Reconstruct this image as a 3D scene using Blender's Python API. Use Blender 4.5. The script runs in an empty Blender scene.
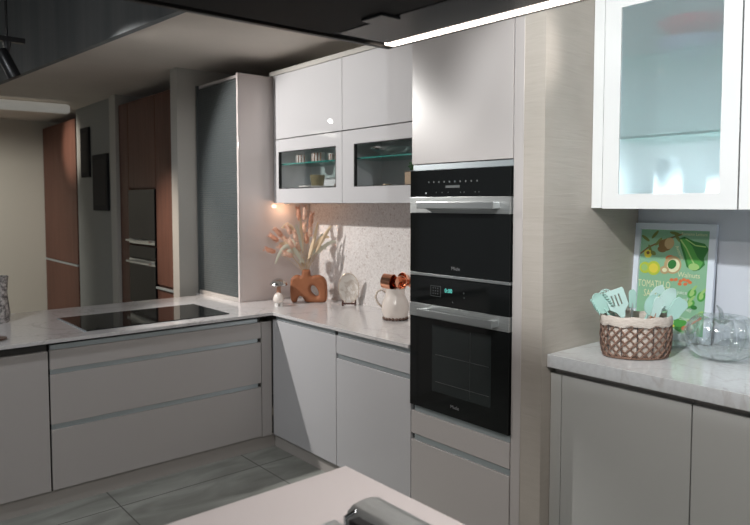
import bpy, bmesh, math, random
from math import sin, cos, pi, radians, atan, sqrt
from mathutils import Vector, Matrix
random.seed(7)
S = bpy.context.scene
COL = S.collection

# ------------------------------------------------------------------ materials
def mat(name, col, rough=.5, metal=0., coat=0., coat_r=.05, emit=None, es=0., spec=.5):
    m = bpy.data.materials.new(name); m.use_nodes = True
    b = m.node_tree.nodes['Principled BSDF']
    b.inputs['Base Color'].default_value = (*col, 1)
    b.inputs['Roughness'].default_value = rough
    b.inputs['Metallic'].default_value = metal
    b.inputs['Coat Weight'].default_value = coat
    b.inputs['Coat Roughness'].default_value = coat_r
    b.inputs['Specular IOR Level'].default_value = spec
    if emit:
        b.inputs['Emission Color'].default_value = (*emit, 1)
        b.inputs['Emission Strength'].default_value = es
    return m
def nodes(m): return m.node_tree.nodes, m.node_tree.links, m.node_tree.nodes['Principled BSDF']
def tex_coord(n, l, scale=(1, 1, 1)):
    tc = n.new('ShaderNodeTexCoord'); mp = n.new('ShaderNodeMapping')
    mp.inputs['Scale'].default_value = scale
    l.new(tc.outputs['Object'], mp.inputs['Vector']); return mp
def ramp(n, stops):
    r = n.new('ShaderNodeValToRGB'); e = r.color_ramp.elements
    e[0].position, e[0].color = stops[0][0], (*stops[0][1], 1)
    e[1].position, e[1].color = stops[-1][0], (*stops[-1][1], 1)
    for p, c in stops[1:-1]:
        q = e.new(p); q.color = (*c, 1)
    return r
def noisy(m, stops, scale=(1, 1, 1), ns=5., detail=6., bump=0., dist=0., rough=.6):
    n, l, b = nodes(m); mp = tex_coord(n, l, scale)
    t = n.new('ShaderNodeTexNoise'); t.inputs['Scale'].default_value = ns
    t.inputs['Detail'].default_value = detail; t.inputs['Roughness'].default_value = rough
    t.inputs['Distortion'].default_value = dist
    l.new(mp.outputs[0], t.inputs['Vector'])
    r = ramp(n, stops); l.new(t.outputs[0], r.inputs[0]); l.new(r.outputs[0], b.inputs['Base Color'])
    if bump:
        bp = n.new('ShaderNodeBump'); bp.inputs['Strength'].default_value = bump
        bp.inputs['Distance'].default_value = .01
        l.new(t.outputs[0], bp.inputs['Height']); l.new(bp.outputs[0], b.inputs['Normal'])
    return m
def glassy(name, tint, base=.06, edge=.45, rough=.02, body=None, rim=None):
    """clear glass: transparent body, mirror reflection that grows toward grazing angles"""
    m = bpy.data.materials.new(name); m.use_nodes = True
    n = m.node_tree.nodes; l = m.node_tree.links; n.clear()
    o = n.new('ShaderNodeOutputMaterial'); mx = n.new('ShaderNodeMixShader')
    t = n.new('ShaderNodeBsdfTransparent'); g = n.new('ShaderNodeBsdfGlossy')
    t.inputs[0].default_value = (*tint, 1); g.inputs['Roughness'].default_value = rough
    g.inputs['Color'].default_value = (.95, .98, .98, 1)
    lw = n.new('ShaderNodeLayerWeight'); lw.inputs['Blend'].default_value = .35
    mr = n.new('ShaderNodeMapRange'); mr.inputs['To Min'].default_value = base; mr.inputs['To Max'].default_value = edge
    l.new(lw.outputs['Facing'], mr.inputs['Value']); l.new(mr.outputs[0], mx.inputs[0])
    l.new(t.outputs[0], mx.inputs[1]); l.new(g.outputs[0], mx.inputs[2])
    if rim:
        rr = ramp(n, [(0, tint), (.45, tint), (1, rim)]); l.new(lw.outputs['Facing'], rr.inputs[0]); l.new(rr.outputs[0], t.inputs[0])
    if body:
        d = n.new('ShaderNodeBsdfDiffuse'); d.inputs[0].default_value = (*body[0], 1)
        m2 = n.new('ShaderNodeMixShader'); m2.inputs[0].default_value = body[1]
        l.new(mx.outputs[0], m2.inputs[1]); l.new(d.outputs[0], m2.inputs[2]); l.new(m2.outputs[0], o.inputs[0])
    else:
        l.new(mx.outputs[0], o.inputs[0])
    return m

M = {}
M['gloss'] = mat('gloss_cashmere_lacquer', (.53, .525, .535), .6, coat=.9, coat_r=.02, spec=.15)
M['satin'] = mat('satin_cashmere_lacquer', (.49, .46, .445), .36, coat=.9, coat_r=.30)
M['side'] = mat('gloss_side_panel', (.60, .54, .52), .5, coat=.8, coat_r=.06, spec=.2)
M['white'] = mat('white_lacquer', (.80, .82, .82), .30, coat=.6, coat_r=.12)
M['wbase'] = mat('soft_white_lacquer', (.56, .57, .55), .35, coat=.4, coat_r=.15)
M['inside'] = mat('cabinet_inside', (.72, .72, .73), .6)
M['rail'] = mat('brushed_aluminium_rail', (.52, .58, .60), .35, .65)
M['dark'] = mat('dark_recess', (.05, .048, .045), .6)
M['plinth'] = mat('plinth_grey', (.42, .39, .365), .5)
M['steel'] = noisy(mat('brushed_steel', (.5, .52, .52), .4, .85), [(.3, (.42, .44, .44)), (.7, (.62, .64, .63))], (2, 1, 60), 4)
M['steel2'] = mat('satin_steel', (.60, .63, .63), .28, .9)
M['bglass'] = mat('black_oven_glass', (.006, .007, .007), .06, spec=.5)
M['bglass_far'] = mat('dull_black_glass', (.006, .006, .007), .12, spec=.08)
M['bglass2'] = mat('oven_window_glass', (.022, .027, .027), .08)
M['hob'] = mat('black_ceramic_glass', (.006, .006, .006), .05)
M['hobedge'] = mat('bevelled_glass_edge', (.45, .50, .54), .2, .4)
M['blackmet'] = mat('black_painted_steel', (.012, .012, .013), .35, .3)
M['blackgloss'] = mat('black_gloss_panel', (.016, .016, .018), .25, spec=.3)
M['darkframe'] = mat('dark_steel_frame', (.05, .048, .046), .35, .8)
M['led'] = mat('led_strip_light', (1, 1, 1), .5, emit=(1, .86, .76), es=6.)
M['lens'] = mat('lamp_lens', (1, 1, 1), .5, emit=(1, .95, .88), es=55.)
M['clock'] = mat('clock_digits', (.1, .5, .45), .5, emit=(.15, .75, .65), es=.6)
M['icon'] = mat('printed_icon_grey', (.10, .11, .11), .5)
M['icon_lit'] = mat('lit_control_icon', (.3, .3, .3), .5, emit=(.8, .9, .9), es=.35)
M['brand'] = mat('silver_print', (.32, .32, .33), .4, .5)
M['rack'] = mat('oven_rack_wire', (.16, .17, .17), .3, .6)
M['seal'] = mat('door_gap', (.02, .02, .02), .7)
M['grout'] = mat('grout', (.1, .1, .1), .8)
M['ceil'] = noisy(mat('ceiling_paint', (.3, .28, .25), .85), [(.2, (.66, .60, .54)), (.8, (.78, .72, .65))], ns=1.2)
M['fascia'] = noisy(mat('grey_fascia', (.15, .16, .17), .8), [(.2, (.13, .145, .16)), (.8, (.26, .27, .27))], (6, 4, .15), 1.2)
M['beige'] = mat('beige_wall', (.56, .53, .46), .8)
M['grey'] = mat('grey_wall', (.27, .275, .26), .8)
M['lightgrey'] = mat('pale_grey_wall', (.46, .445, .41), .8)
M['beam'] = mat('white_duct', (.75, .75, .73), .5)
M['tube'] = mat('reflection_glow', (.7, .7, .66), .5, emit=(1, .97, .88), es=.14)  # bright reflection imitated by emission, not a lamp
M['terra'] = noisy(mat('terracotta', (.42, .17, .08), .62), [(.3, (.26, .09, .036)), (.7, (.33, .12, .048))], ns=14, bump=.08)
M['cream'] = noisy(mat('cream_glaze', (.7, .64, .57), .22, coat=.6), [(.3, (.74, .66, .60)), (.7, (.80, .74, .68))], ns=9)
M['plate'] = noisy(mat('marbled_glaze', (.7, .66, .6), .22, coat=.5), [(.44, (.74, .70, .64)), (.5, (.56, .49, .42)), (.54, (.78, .74, .69))], ns=7, dist=1.5)
M['browntrim'] = mat('brown_glaze', (.13, .07, .05), .4)
M['gold'] = mat('gold_paint', (.55, .42, .28), .35, .5)
M['copper'] = mat('polished_copper', (.86, .42, .27), .13, 1.)
M['wooddark'] = mat('dark_wood', (.08, .03, .022), .5)
M['coppersolid'] = noisy(mat('copper_wood_stem', (.4, .2, .12), .4), [(.3, (.34, .16, .10)), (.7, (.5, .27, .17))], ns=20)
M['silver'] = mat('silver_cap', (.65, .66, .66), .16, 1.)
M['chrome'] = mat('chrome', (.75, .77, .77), .1, 1.)
M['whitecer'] = mat('white_ceramic', (.78, .76, .73), .35)
M['olive'] = noisy(mat('olive_glaze', (.25, .2, .1), .35), [(.3, (.17, .15, .08)), (.7, (.32, .26, .15))], ns=30)
M['bamboo'] = noisy(mat('pale_bamboo', (.62, .42, .26), .5), [(.3, (.54, .36, .22)), (.7, (.70, .49, .32))], (1, 1, 12), 6)
M['leaf'] = mat('bright_green_leaf', (.06, .22, .05), .5)
M['soil'] = mat('soil', (.03, .02, .015), .9)
M['stalk'] = mat('dry_stalk', (.55, .42, .27), .7)
M['tuft'] = noisy(mat('peach_tuft', (.6, .34, .24), .9), [(.3, (.62, .38, .27)), (.7, (.80, .56, .44))], ns=60, bump=.5)
M['tuft2'] = noisy(mat('rust_tuft', (.5, .2, .12), .9), [(.3, (.52, .25, .16)), (.7, (.68, .38, .26))], ns=60, bump=.5)
M['dryleaf'] = mat('pale_sage_leaf', (.54, .52, .42), .8)
M['dryleaf2'] = mat('wheat_leaf', (.62, .47, .31), .8)
M['mint'] = mat('mint_silicone', (.42, .66, .60), .42)
M['mint2'] = mat('pale_mint_silicone', (.52, .72, .68), .45)
M['mintwood'] = mat('utensil_wood', (.42, .2, .11), .5)
M['wicker'] = noisy(mat('wicker', (.24, .12, .075), .65), [(.3, (.14, .078, .052)), (.7, (.27, .165, .12))], ns=40, bump=.3)
M['wire'] = mat('dark_basket_wire', (.05, .04, .04), .5)
M['linen'] = noisy(mat('linen', (.62, .56, .50), .95), [(.3, (.54, .47, .41)), (.7, (.70, .64, .58))], (1, 1, 3), 55, bump=.35)
M['frame'] = mat('white_frame_cool_light', (.76, .83, .92), .45)  # bluish tint of the cool light mixed into the frame colour
M['pframe'] = mat('dark_picture', (.025, .025, .027), .8, spec=.2)
M['pframe2'] = mat('picture_print', (.04, .037, .037), .8, spec=.2)
M['red'] = mat('red_enamel', (.75, .01, .03), .4)
M['purple'] = mat('mauve_ceramic', (.28, .22, .36), .4)
M['jarwhite'] = mat('white_jar', (.85, .86, .88), .3)
M['clear'] = glassy('clear_glass', (.93, .96, .955), .09, .95, rim=(.22, .30, .30))
M['pane'] = glassy('door_glass', (.93, .94, .94), .03, .22)
M['shelf'] = glassy('green_edge_shelf_glass', (.86, .96, .94), .04, .3, body=((.03, .33, .28), .06))
M['shelfedge'] = mat('green_glass_edge', (.02, .30, .25), .2)
M['bowlglass'] = glassy('bowl_glass', (.84, .86, .86), .10, .75)
# frosted glass
fg = bpy.data.materials.new('frosted_glass'); fg.use_nodes = True
b = fg.node_tree.nodes['Principled BSDF']
b.inputs['Base Color'].default_value = (.80, .92, .95, 1); b.inputs['Roughness'].default_value = .33
b.inputs['Transmission Weight'].default_value = .82; b.inputs['IOR'].default_value = 1.12
b.inputs['Coat Weight'].default_value = .14; b.inputs['Coat Roughness'].default_value = .03
M['frost'] = fg
# glittering cut glass jar
M['cutglass'] = noisy(glassy('x', (1, 1, 1)) and mat('cut_glass', (.3, .28, .27), .2, .2), [(.4, (.12, .11, .11)), (.6, (.5, .47, .45))], (1, 1, 1), 55)
# wood veneer, vertical grain
def wood(name, a, b_, c):
    m = mat(name, b_, .5, spec=.2)
    return noisy(m, [(.25, a), (.5, b_), (.75, c)], (9, 9, .35), 3., 8, .03, 1.2)
M['wood'] = wood('walnut_veneer', (.08, .036, .024), (.12, .052, .036), (.155, .072, .05))
# floor tiles
m = mat('concrete_floor_tiles', (.2, .2, .19), .42, coat=.0)
n, l, b = nodes(m); mp = tex_coord(n, l)
mp.inputs['Location'].default_value = (-.322, -.116, 0)
br = n.new('ShaderNodeTexBrick'); br.offset = 0; br.squash = 1
br.inputs['Scale'].default_value = 1; br.inputs['Brick Width'].default_value = .766; br.inputs['Row Height'].default_value = .766
br.inputs['Mortar Size'].default_value = .004; br.inputs['Mortar Smooth'].default_value = .3
l.new(mp.outputs[0], br.inputs['Vector'])
t = n.new('ShaderNodeTexNoise'); t.inputs['Scale'].default_value = 2.6; t.inputs['Detail'].default_value = 8; t.inputs['Distortion'].default_value = .6
mp2 = tex_coord(n, l, (1, 2.5, 1)); l.new(mp2.outputs[0], t.inputs['Vector'])
r1 = ramp(n, [(.3, (.20, .205, .185)), (.5, (.28, .29, .265)), (.72, (.40, .415, .385))]); l.new(t.outputs[0], r1.inputs[0])
mx = n.new('ShaderNodeMixRGB'); l.new(br.outputs['Fac'], mx.inputs[0]); l.new(r1.outputs[0], mx.inputs[1]); mx.inputs[2].default_value = (.10, .10, .09, 1)
l.new(mx.outputs[0], b.inputs['Base Color'])
M['floor'] = m
# quartz worktop
def quartz(name, base, vein):
    m = mat(name, base, .16, coat=.5, coat_r=.06)
    n, l, b = nodes(m); mp = tex_coord(n, l)
    a = n.new('ShaderNodeTexNoise'); a.inputs['Scale'].default_value = 2.2; a.inputs['Detail'].default_value = 9; a.inputs['Distortion'].default_value = 1.4
    l.new(mp.outputs[0], a.inputs['Vector'])
    r = ramp(n, [(.40, base), (.485, base), (.5, vein), (.515, base), (.7, base)]); l.new(a.outputs[0], r.inputs[0])
    c = n.new('ShaderNodeTexNoise'); c.inputs['Scale'].default_value = 60; c.inputs['Detail'].default_value = 3; l.new(mp.outputs[0], c.inputs['Vector'])
    r2 = ramp(n, [(.3, (.86, .86, .86)), (.6, (1, 1, 1))]); l.new(c.outputs[0], r2.inputs[0])
    mx = n.new('ShaderNodeMixRGB'); mx.blend_type = 'MULTIPLY'; mx.inputs[0].default_value = .6
    l.new(r.outputs[0], mx.inputs[1]); l.new(r2.outputs[0], mx.inputs[2]); l.new(mx.outputs[0], b.inputs['Base Color'])
    return m
M['quartz'] = quartz('pale_quartz', (.68, .66, .655), (.56, .54, .53))
M['quartz2'] = quartz('white_veined_quartz', (.66, .68, .69), (.58, .58, .58))
M['islandtop'] = mat('matt_island_top', (.60, .555, .55), .45)
# chip mosaic backsplash
m = mat('mosaic_chip_stone', (.5, .48, .46), .4)
n, l, b = nodes(m); mp = tex_coord(n, l)
v = n.new('ShaderNodeTexVoronoi'); v.inputs['Scale'].default_value = 120; l.new(mp.outputs[0], v.inputs['Vector'])
r = ramp(n, [(0, (.58, .54, .52)), (.45, (.66, .63, .61)), (.93, (.72, .69, .67)), (1, (.46, .39, .36))])
sp = n.new('ShaderNodeSeparateColor'); l.new(v.outputs['Color'], sp.inputs[0]); l.new(sp.outputs[0], r.inputs[0]); l.new(r.outputs[0], b.inputs['Base Color'])
bp = n.new('ShaderNodeBump'); bp.inputs['Strength'].default_value = .2; bp.inputs['Distance'].default_value = .004
l.new(v.outputs['Distance'], bp.inputs['Height']); l.new(bp.outputs[0], b.inputs['Normal'])
M['mosaic'] = m
# brushed plaster: horizontal trowel strokes
m = mat('brushed_plaster', (.45, .42, .38), .75)
n, l, b = nodes(m); mp = tex_coord(n, l, (2.0, 2.0, 22))
t = n.new('ShaderNodeTexNoise'); t.inputs['Scale'].default_value = 2.4; t.inputs['Detail'].default_value = 7; t.inputs['Distortion'].default_value = .9
l.new(mp.outputs[0], t.inputs['Vector'])
mp2 = tex_coord(n, l, (2, 2, 2)); t2 = n.new('ShaderNodeTexNoise'); t2.inputs['Scale'].default_value = 3; l.new(mp2.outputs[0], t2.inputs['Vector'])
r = ramp(n, [(.25, (.39, .355, .31)), (.75, (.46, .425, .38))])
ma = n.new('ShaderNodeMath'); ma.operation = 'MULTIPLY_ADD'; ma.inputs[1].default_value = .45
ml = n.new('ShaderNodeMath'); ml.operation = 'MULTIPLY'; ml.inputs[1].default_value = .55
l.new(t2.outputs[0], ml.inputs[0]); l.new(t.outputs[0], ma.inputs[0]); l.new(ml.outputs[0], ma.inputs[2])
l.new(ma.outputs[0], r.inputs[0]); l.new(r.outputs[0], b.inputs['Base Color'])
bp = n.new('ShaderNodeBump'); bp.inputs['Strength'].default_value = .3; bp.inputs['Distance'].default_value = .004
l.new(t.outputs[0], bp.inputs['Height']); l.new(bp.outputs[0], b.inputs['Normal'])
M['plaster'] = m
# roller shutter (slats come from real geometry), hood filter mesh
M['shutter'] = mat('grey_shutter_slats', (.085, .098, .10), .5, .3)
m = mat('filter_mesh', (.02, .02, .021), .6, spec=.1)
n, l, b = nodes(m); mp = tex_coord(n, l)
v = n.new('ShaderNodeTexVoronoi'); v.inputs['Scale'].default_value = 160; v.inputs['Randomness'].default_value = 0; l.new(mp.outputs[0], v.inputs['Vector'])
r = ramp(n, [(.2, (.002, .002, .002)), (.5, (.014, .014, .015))]); l.new(v.outputs['Distance'], r.inputs[0]); l.new(r.outputs[0], b.inputs['Base Color'])
M['mesh'] = m
P = {k: mat('print_' + k, c, .55) for k, c in dict(
    green=(.27, .52, .33), dkgreen=(.03, .20, .04), midgreen=(.09, .38, .07), ltgreen=(.36, .60, .20), cream=(.80, .80, .52),
    white=(.80, .86, .80), yellow=(.75, .66, .07), lime=(.50, .60, .06), brown=(.24, .15, .05), tan=(.52, .38, .19),
    olive=(.20, .24, .06), orange=(.75, .20, .07), pale=(.62, .78, .66)).items()}

# ------------------------------------------------------------------ mesh builder
class MB:
    def __init__(s): s.bm = bmesh.new(); s.mats = []; s.cur = 0
    def use(s, m):
        if m not in s.mats: s.mats.append(m)
        s.cur = s.mats.index(m); return s
    def _tag(s, faces):
        for f in faces: f.material_index = s.cur
    def box(s, x0, x1, y0, y1, z0, z1, bev=0., rot=None):
        t = bmesh.new(); bmesh.ops.create_cube(t, size=1)
        for v in t.verts:
            v.co = Vector(((x0 + x1) / 2 + v.co.x * (x1 - x0), (y0 + y1) / 2 + v.co.y * (y1 - y0), (z0 + z1) / 2 + v.co.z * (z1 - z0)))
        if bev: bmesh.ops.bevel(t, geom=t.edges[:], offset=bev, segments=2, profile=.6, affect='EDGES')
        if rot: t.transform(rot)
        return s.add(t)
    def add(s, t):
        me = bpy.data.meshes.new('t'); t.to_mesh(me); t.free()
        n0 = len(s.bm.faces); s.bm.from_mesh(me); bpy.data.meshes.remove(me)
        s.bm.faces.ensure_lookup_table(); s._tag(s.bm.faces[n0:]); return s
    def add_mesh(s, me, mtx=None):
        t = bmesh.new(); t.from_mesh(me)
        if mtx: t.transform(mtx)
        return s.add(t)
    def lathe(s, c, prof, seg=32, mtx=None, rib=0, nrib=0, sx=1., sy=1.):
        t = bmesh.new(); rings = []
        for r, z in prof:
            ring = []
            for i in range(seg):
                a = 2 * pi * i / seg
                k = 1. - rib * (abs(cos(nrib * a / 2)) ** 4) * (1 if r > .02 else 0) if nrib else 1.
                ring.append(t.verts.new((r * k * cos(a) * sx, r * k * sin(a) * sy, z)))
            rings.append(ring)
        for a, b_ in zip(rings, rings[1:]):
            for i in range(seg): t.faces.new((a[i], a[(i + 1) % seg], b_[(i + 1) % seg], b_[i]))
        for ring, fl in ((rings[0], 1), (rings[-1], 0)):
            if 1: t.faces.new(ring[::-1] if fl else ring)
        if mtx: t.transform(mtx)
        t.transform(Matrix.Translation(c)); return s.add(t)
    def shell(s, c, prof, seg=32, mtx=None, **k):
        """open vessel: outer profile up then inner profile back down"""
        return s.lathe(c, prof, seg, mtx, **k)
    def tube(s, pts, rad, seg=8, closed=False, flat=1.):
        pts = [Vector(p) for p in pts]; n = len(pts)
        if not isinstance(rad, (list, tuple)): rad = [rad] * n
        t = bmesh.new(); rings = []; up = Vector((0, 0, 1)); prev = None
        for i, p in enumerate(pts):
            if closed: d = pts[(i + 1) % n] - pts[i - 1]
            else: d = pts[min(i + 1, n - 1)] - pts[max(i - 1, 0)]
            d.normalize()
            a = prev if prev else (up if abs(d.z) < .95 else Vector((1, 0, 0)))
            u = a - d * a.dot(d)
            if u.length < 1e-5: u = d.orthogonal()
            u.normalize(); prev = u; w = d.cross(u)
            rings.append([t.verts.new(p + (u * cos(2 * pi * k / seg) + w * sin(2 * pi * k / seg) * flat) * rad[i]) for k in range(seg)])
        m = n if closed else n - 1
        for i in range(m):
            a, b_ = rings[i], rings[(i + 1) % n]
            for k in range(seg): t.faces.new((a[k], a[(k + 1) % seg], b_[(k + 1) % seg], b_[k]))
        if not closed: t.faces.new(rings[0][::-1]); t.faces.new(rings[-1])
        return s.add(t)
    def blob(s, c, r, sub=2, mtx=None, jitter=0):
        t = bmesh.new(); bmesh.ops.create_icosphere(t, subdivisions=sub, radius=1)
        for v in t.verts:
            k = 1 + random.uniform(-jitter, jitter)
            v.co = Vector((v.co.x * r[0] * k, v.co.y * r[1] * k, v.co.z * r[2] * k))
        if mtx: t.transform(mtx)
        t.transform(Matrix.Translation(c)); return s.add(t)
    def poly(s, pts):
        t = bmesh.new(); t.faces.new([t.verts.new(p) for p in pts]); return s.add(t)
    def prism(s, pts, vec, bev=0.):
        t = bmesh.new(); vec = Vector(vec)
        a = [t.verts.new(p) for p in pts]; b_ = [t.verts.new(Vector(p) + vec) for p in pts]
        t.faces.new(a[::-1]); t.faces.new(b_); n = len(a)
        for i in range(n): t.faces.new((a[i], a[(i + 1) % n], b_[(i + 1) % n], b_[i]))
        bmesh.ops.recalc_face_normals(t, faces=t.faces[:])
        if bev: bmesh.ops.bevel(t, geom=t.edges[:], offset=bev, segments=3, profile=.6, affect='EDGES')
        return s.add(t)
    def build(s, name, m=None, parent=None, smooth=False):
        if m is not None and not s.mats: s.mats = [m]
        org = Vector((0, 0, 0))
        q = parent
        while q is not None: org += q.location; q = q.parent
        bmesh.ops.recalc_face_normals(s.bm, faces=s.bm.faces[:])
        if parent is None and s.bm.verts:      # origin at the thing's base
            xs = [v.co.x for v in s.bm.verts]; ys = [v.co.y for v in s.bm.verts]; zs = [v.co.z for v in s.bm.verts]
            org = Vector(((min(xs) + max(xs)) / 2, (min(ys) + max(ys)) / 2, min(zs)))
            keep = KEEP
            if keep: org = Vector((0, 0, 0))
        s.bm.transform(Matrix.Translation(-org))
        me = bpy.data.meshes.new(name); s.bm.to_mesh(me); s.bm.free()
        for x in s.mats: me.materials.append(x)
        if smooth:
            for p in me.polygons: p.use_smooth = True
            try: me.set_sharp_from_angle(angle=radians(50))
            except Exception: pass
        o = bpy.data.objects.new(name, me); COL.objects.link(o)
        if parent is None: o.location = org
        else: o.parent = parent
        return o
KEEP = False
def tag(o, label=None, cat=None, group=None, kind=None):
    for k, v in (('label', label), ('category', cat), ('group', group), ('kind', kind)):
        if v: o[k] = v
    return o
def thing(name, label, cat, loc, group=None):
    o = bpy.data.objects.new(name, None); COL.objects.link(o); o.location = loc; o.empty_display_size = .05
    return tag(o, label, cat, group)
def struct(name, mb, m=None):
    global KEEP
    KEEP = True; o = mb.build(name, m); KEEP = False
    o['kind'] = 'structure'; return o
def curve_mesh(loops, extrude, bevel=0., res=3):
    cu = bpy.data.curves.new('c', 'CURVE'); cu.dimensions = '2D'; cu.fill_mode = 'BOTH'
    cu.extrude = extrude; cu.bevel_depth = bevel; cu.bevel_resolution = res
    if bevel: cu.offset = -bevel
    for lp in loops:
        sp = cu.splines.new('POLY'); sp.points.add(len(lp) - 1); sp.use_cyclic_u = True
        for p, q in zip(sp.points, lp): p.co = (q[0], q[1], 0, 1)
    o = bpy.data.objects.new('c', cu); me = bpy.data.meshes.new_from_object(o)
    bpy.data.objects.remove(o); bpy.data.curves.remove(cu); return me
def text_mesh(txt, size, extrude=.0002, sx=1.):
    cu = bpy.data.curves.new('t', 'FONT'); cu.body = txt; cu.size = size; cu.extrude = extrude; cu.resolution_u = 2
    cu.align_x = 'CENTER'; cu.align_y = 'CENTER'
    o = bpy.data.objects.new('t', cu); me = bpy.data.meshes.new_from_object(o)
    bpy.data.objects.remove(o); bpy.data.curves.remove(cu)
    me.transform(Matrix.Scale(sx, 4, (1, 0, 0))); return me
# text / outline plane facing -X : local x -> -Y, local y -> +Z, normal -> -X
def faceX(x, y, z): return Matrix.Translation((x, y, z)) @ Matrix(((0, 0, -1, 0), (-1, 0, 0, 0), (0, 1, 0, 0), (0, 0, 0, 1)))

C = .795      # left worktop height
FZ = -.03     # floor level
CZ = 2.38     # lower ceiling
# ------------------------------------------------------------------ setting
struct('floor', MB().box(-4, 6, -3, 9, FZ - .1, FZ), M['floor'])
mb = MB(); mb.prism([(1.62, -3, CZ), (1.44, 3.08, CZ), (1.17, 6.0, CZ), (1.05, 8.9, CZ), (3.3, 8.9, CZ), (3.3, -3, CZ)], (0, 0, .08))
struct('ceiling', mb, M['ceil'])
mb = MB(); mb.prism([(1.58, -3, CZ - .002), (1.40, 3.08, CZ - .002), (1.13, 6.0, CZ - .002), (1.01, 8.9, CZ - .002), (1.049, 8.9, CZ - .002), (1.169, 6.0, CZ - .002), (1.439, 3.08, CZ - .002), (1.619, -3, CZ - .002)], (0, 0, .982))
struct('trim_1', mb, M['fascia'])
struct('ceiling_upper', MB().box(-4, 3.3, -3, 8.9, CZ + .98, CZ + 1.06), M['fascia'])
struct('wall_oven_side', MB().box(2.65, 2.85, 1.6, 4.42, FZ, CZ), M['lightgrey'])
struct('wall_behind_shutter', MB().box(1.955, 2.85, 4.425, 4.53, FZ, CZ), M['lightgrey'])
struct('wall_pillar', MB().box(2.062, 2.95, 1.458, 1.552, FZ, CZ), M['plaster'])
struct('wall_right', MB().box(2.76, 2.95, -1.2, 1.458, FZ, CZ), mat('white_wall_cool_light', (.66, .70, .77), .6))  # cool light is put into the white wall's base colour
struct('wall_passage', MB().box(2.06, 2.3, 6.02, 7.08, FZ, CZ), M['grey'])
struct('trim_2', MB().box(2.03, 2.3, 5.87, 6.02, FZ, CZ), M['lightgrey'])
struct('wall_left', MB().box(-4, 2.9, 8.36, 8.5, FZ, CZ + .98), M['beige'])

# ------------------------------------------------------------------ left run
X0 = .833
def front_y(mb, x0, x1, z0, z1, y=3.368): return mb.box(x0, x1, y, y + .02, z0, z1, .0015)
cab = thing('base_cabinet', 'grey-beige base cabinet at left edge of photo, single plain door under the worktop', 'cabinet', (.45, 3.66, .05))
MB().box(.06, .824, 3.39, 3.95, .05, C - .017).build('body', M['satin'], cab)
front_y(MB(), .06, .826, .057, .735).build('door', M['satin'], cab)
MB().box(.06, .824, 3.382, 3.39, .737, C - .018).build('grip_recess', M['dark'], cab)
cab = thing('drawer_cabinet', 'grey-beige cabinet with three wide drawers below the black cooktop', 'cabinet', (1.41, 3.66, .05))
MB().box(.834, 1.99, 3.39, 3.95, .05, C - .017).build('body', M['dark'], cab)
for z0, z1 in ((.645, .738), (.378, .620), (.057, .352)):
    d = front_y(MB(), .834, 1.985, z0, z1).build('drawer', M['satin'], cab)
    h = MB(); h.box(.836, 1.965, 3.374, 3.388, z1 + .001, z1 + .024, .002); h.build('grip_rail', M['rail'], d)
tag(MB().box(1.99, 2.058, 3.37, 3.39, .05, .738, .001).build('corner_filler', M['satin']), 'narrow upright filler strip in the inner corner between drawers and tall white door', 'panel')
o = MB().box(.06, 2.085, 3.386, 3.404, FZ, .05).build('plinth', M['plinth']); tag(o, 'dark grey plinth board under the wide drawers', 'plinth')
o = MB().box(2.0855, 2.104, 2.17, 3.384, FZ, .05).build('plinth', M['plinth']); tag(o, 'grey plinth board under the pale doors beside the ovens', 'plinth')
# worktop: L shape, one slab
pts = [(.02, 3.335), (2.045, 3.335), (2.045, 2.168), (2.648, 2.168), (2.648, 4.415), (2.07, 4.415), (2.07, 4.30), (.02, 4.30)]
mb = MB(); mb.prism([(x, y, C - .017) for x, y in pts], (0, 0, .017), .0012)
tag(mb.build('countertop', M['quartz']), 'pale speckled stone worktop turning the corner, with the cooktop, vase and pitcher on it', 'countertop')
o = MB().box(.06, 1.96, 4.2, 4.28, FZ, C - .018).build('peninsula_back_panel', M['satin']); tag(o, 'panel closing the far side of the left counter', 'panel')
# cooktop
ck = thing('cooktop', 'wide black glass cooktop with a thin bright edge, on the left worktop', 'cooktop', (1.42, 3.68, C))
MB().box(1.024, 1.822, 3.445, 3.92, C, C + .005).build('glass', M['hob'], ck)
mb = MB(); mb.box(1.016, 1.024, 3.44, 3.925, C, C + .0055); mb.build('edge_trim', M['hobedge'], ck)

# ------------------------------------------------------------------ oven wall base units
def front_x(mb, y0, y1, z0, z1, x=2.06): return mb.box(x, x + .02, y0, y1, z0, z1, .0015)
cab = thing('base_cabinet', 'pale grey base cabinet with one tall door, in the corner right of the drawers', 'cabinet', (2.36, 3.04, .05))
MB().box(2.083, 2.64, 2.738, 3.36, .05, C - .019).build('body', M['dark'], cab)
d = front_x(MB(), 2.737, 3.358, .055, .748).build('door', M['gloss'], cab)
MB().box(2.066, 2.08, 2.75, 3.33, .750, .776, .002).build('grip_rail', M['rail'], cab)
cab = thing('base_cabinet', 'pale grey base cabinet with a drawer over a door, left of the ovens', 'cabinet', (2.36, 2.45, .05))
MB().box(2.083, 2.64, 2.17, 2.732, .05, C - .019).build('body', M['dark'], cab)
d = front_x(MB(), 2.168, 2.732, .655, .748).build('drawer', M['gloss'], cab)
MB().box(2.066, 2.08, 2.172, 2.725, .750, .776, .002).build('grip_rail', M['rail'], d)
d = front_x(MB(), 2.168, 2.732, .055, .630).build('door', M['gloss'], cab)
MB().box(2.066, 2.08, 2.172, 2.725, .632, .653, .002).build('grip_rail', M['rail'], d)
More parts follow.
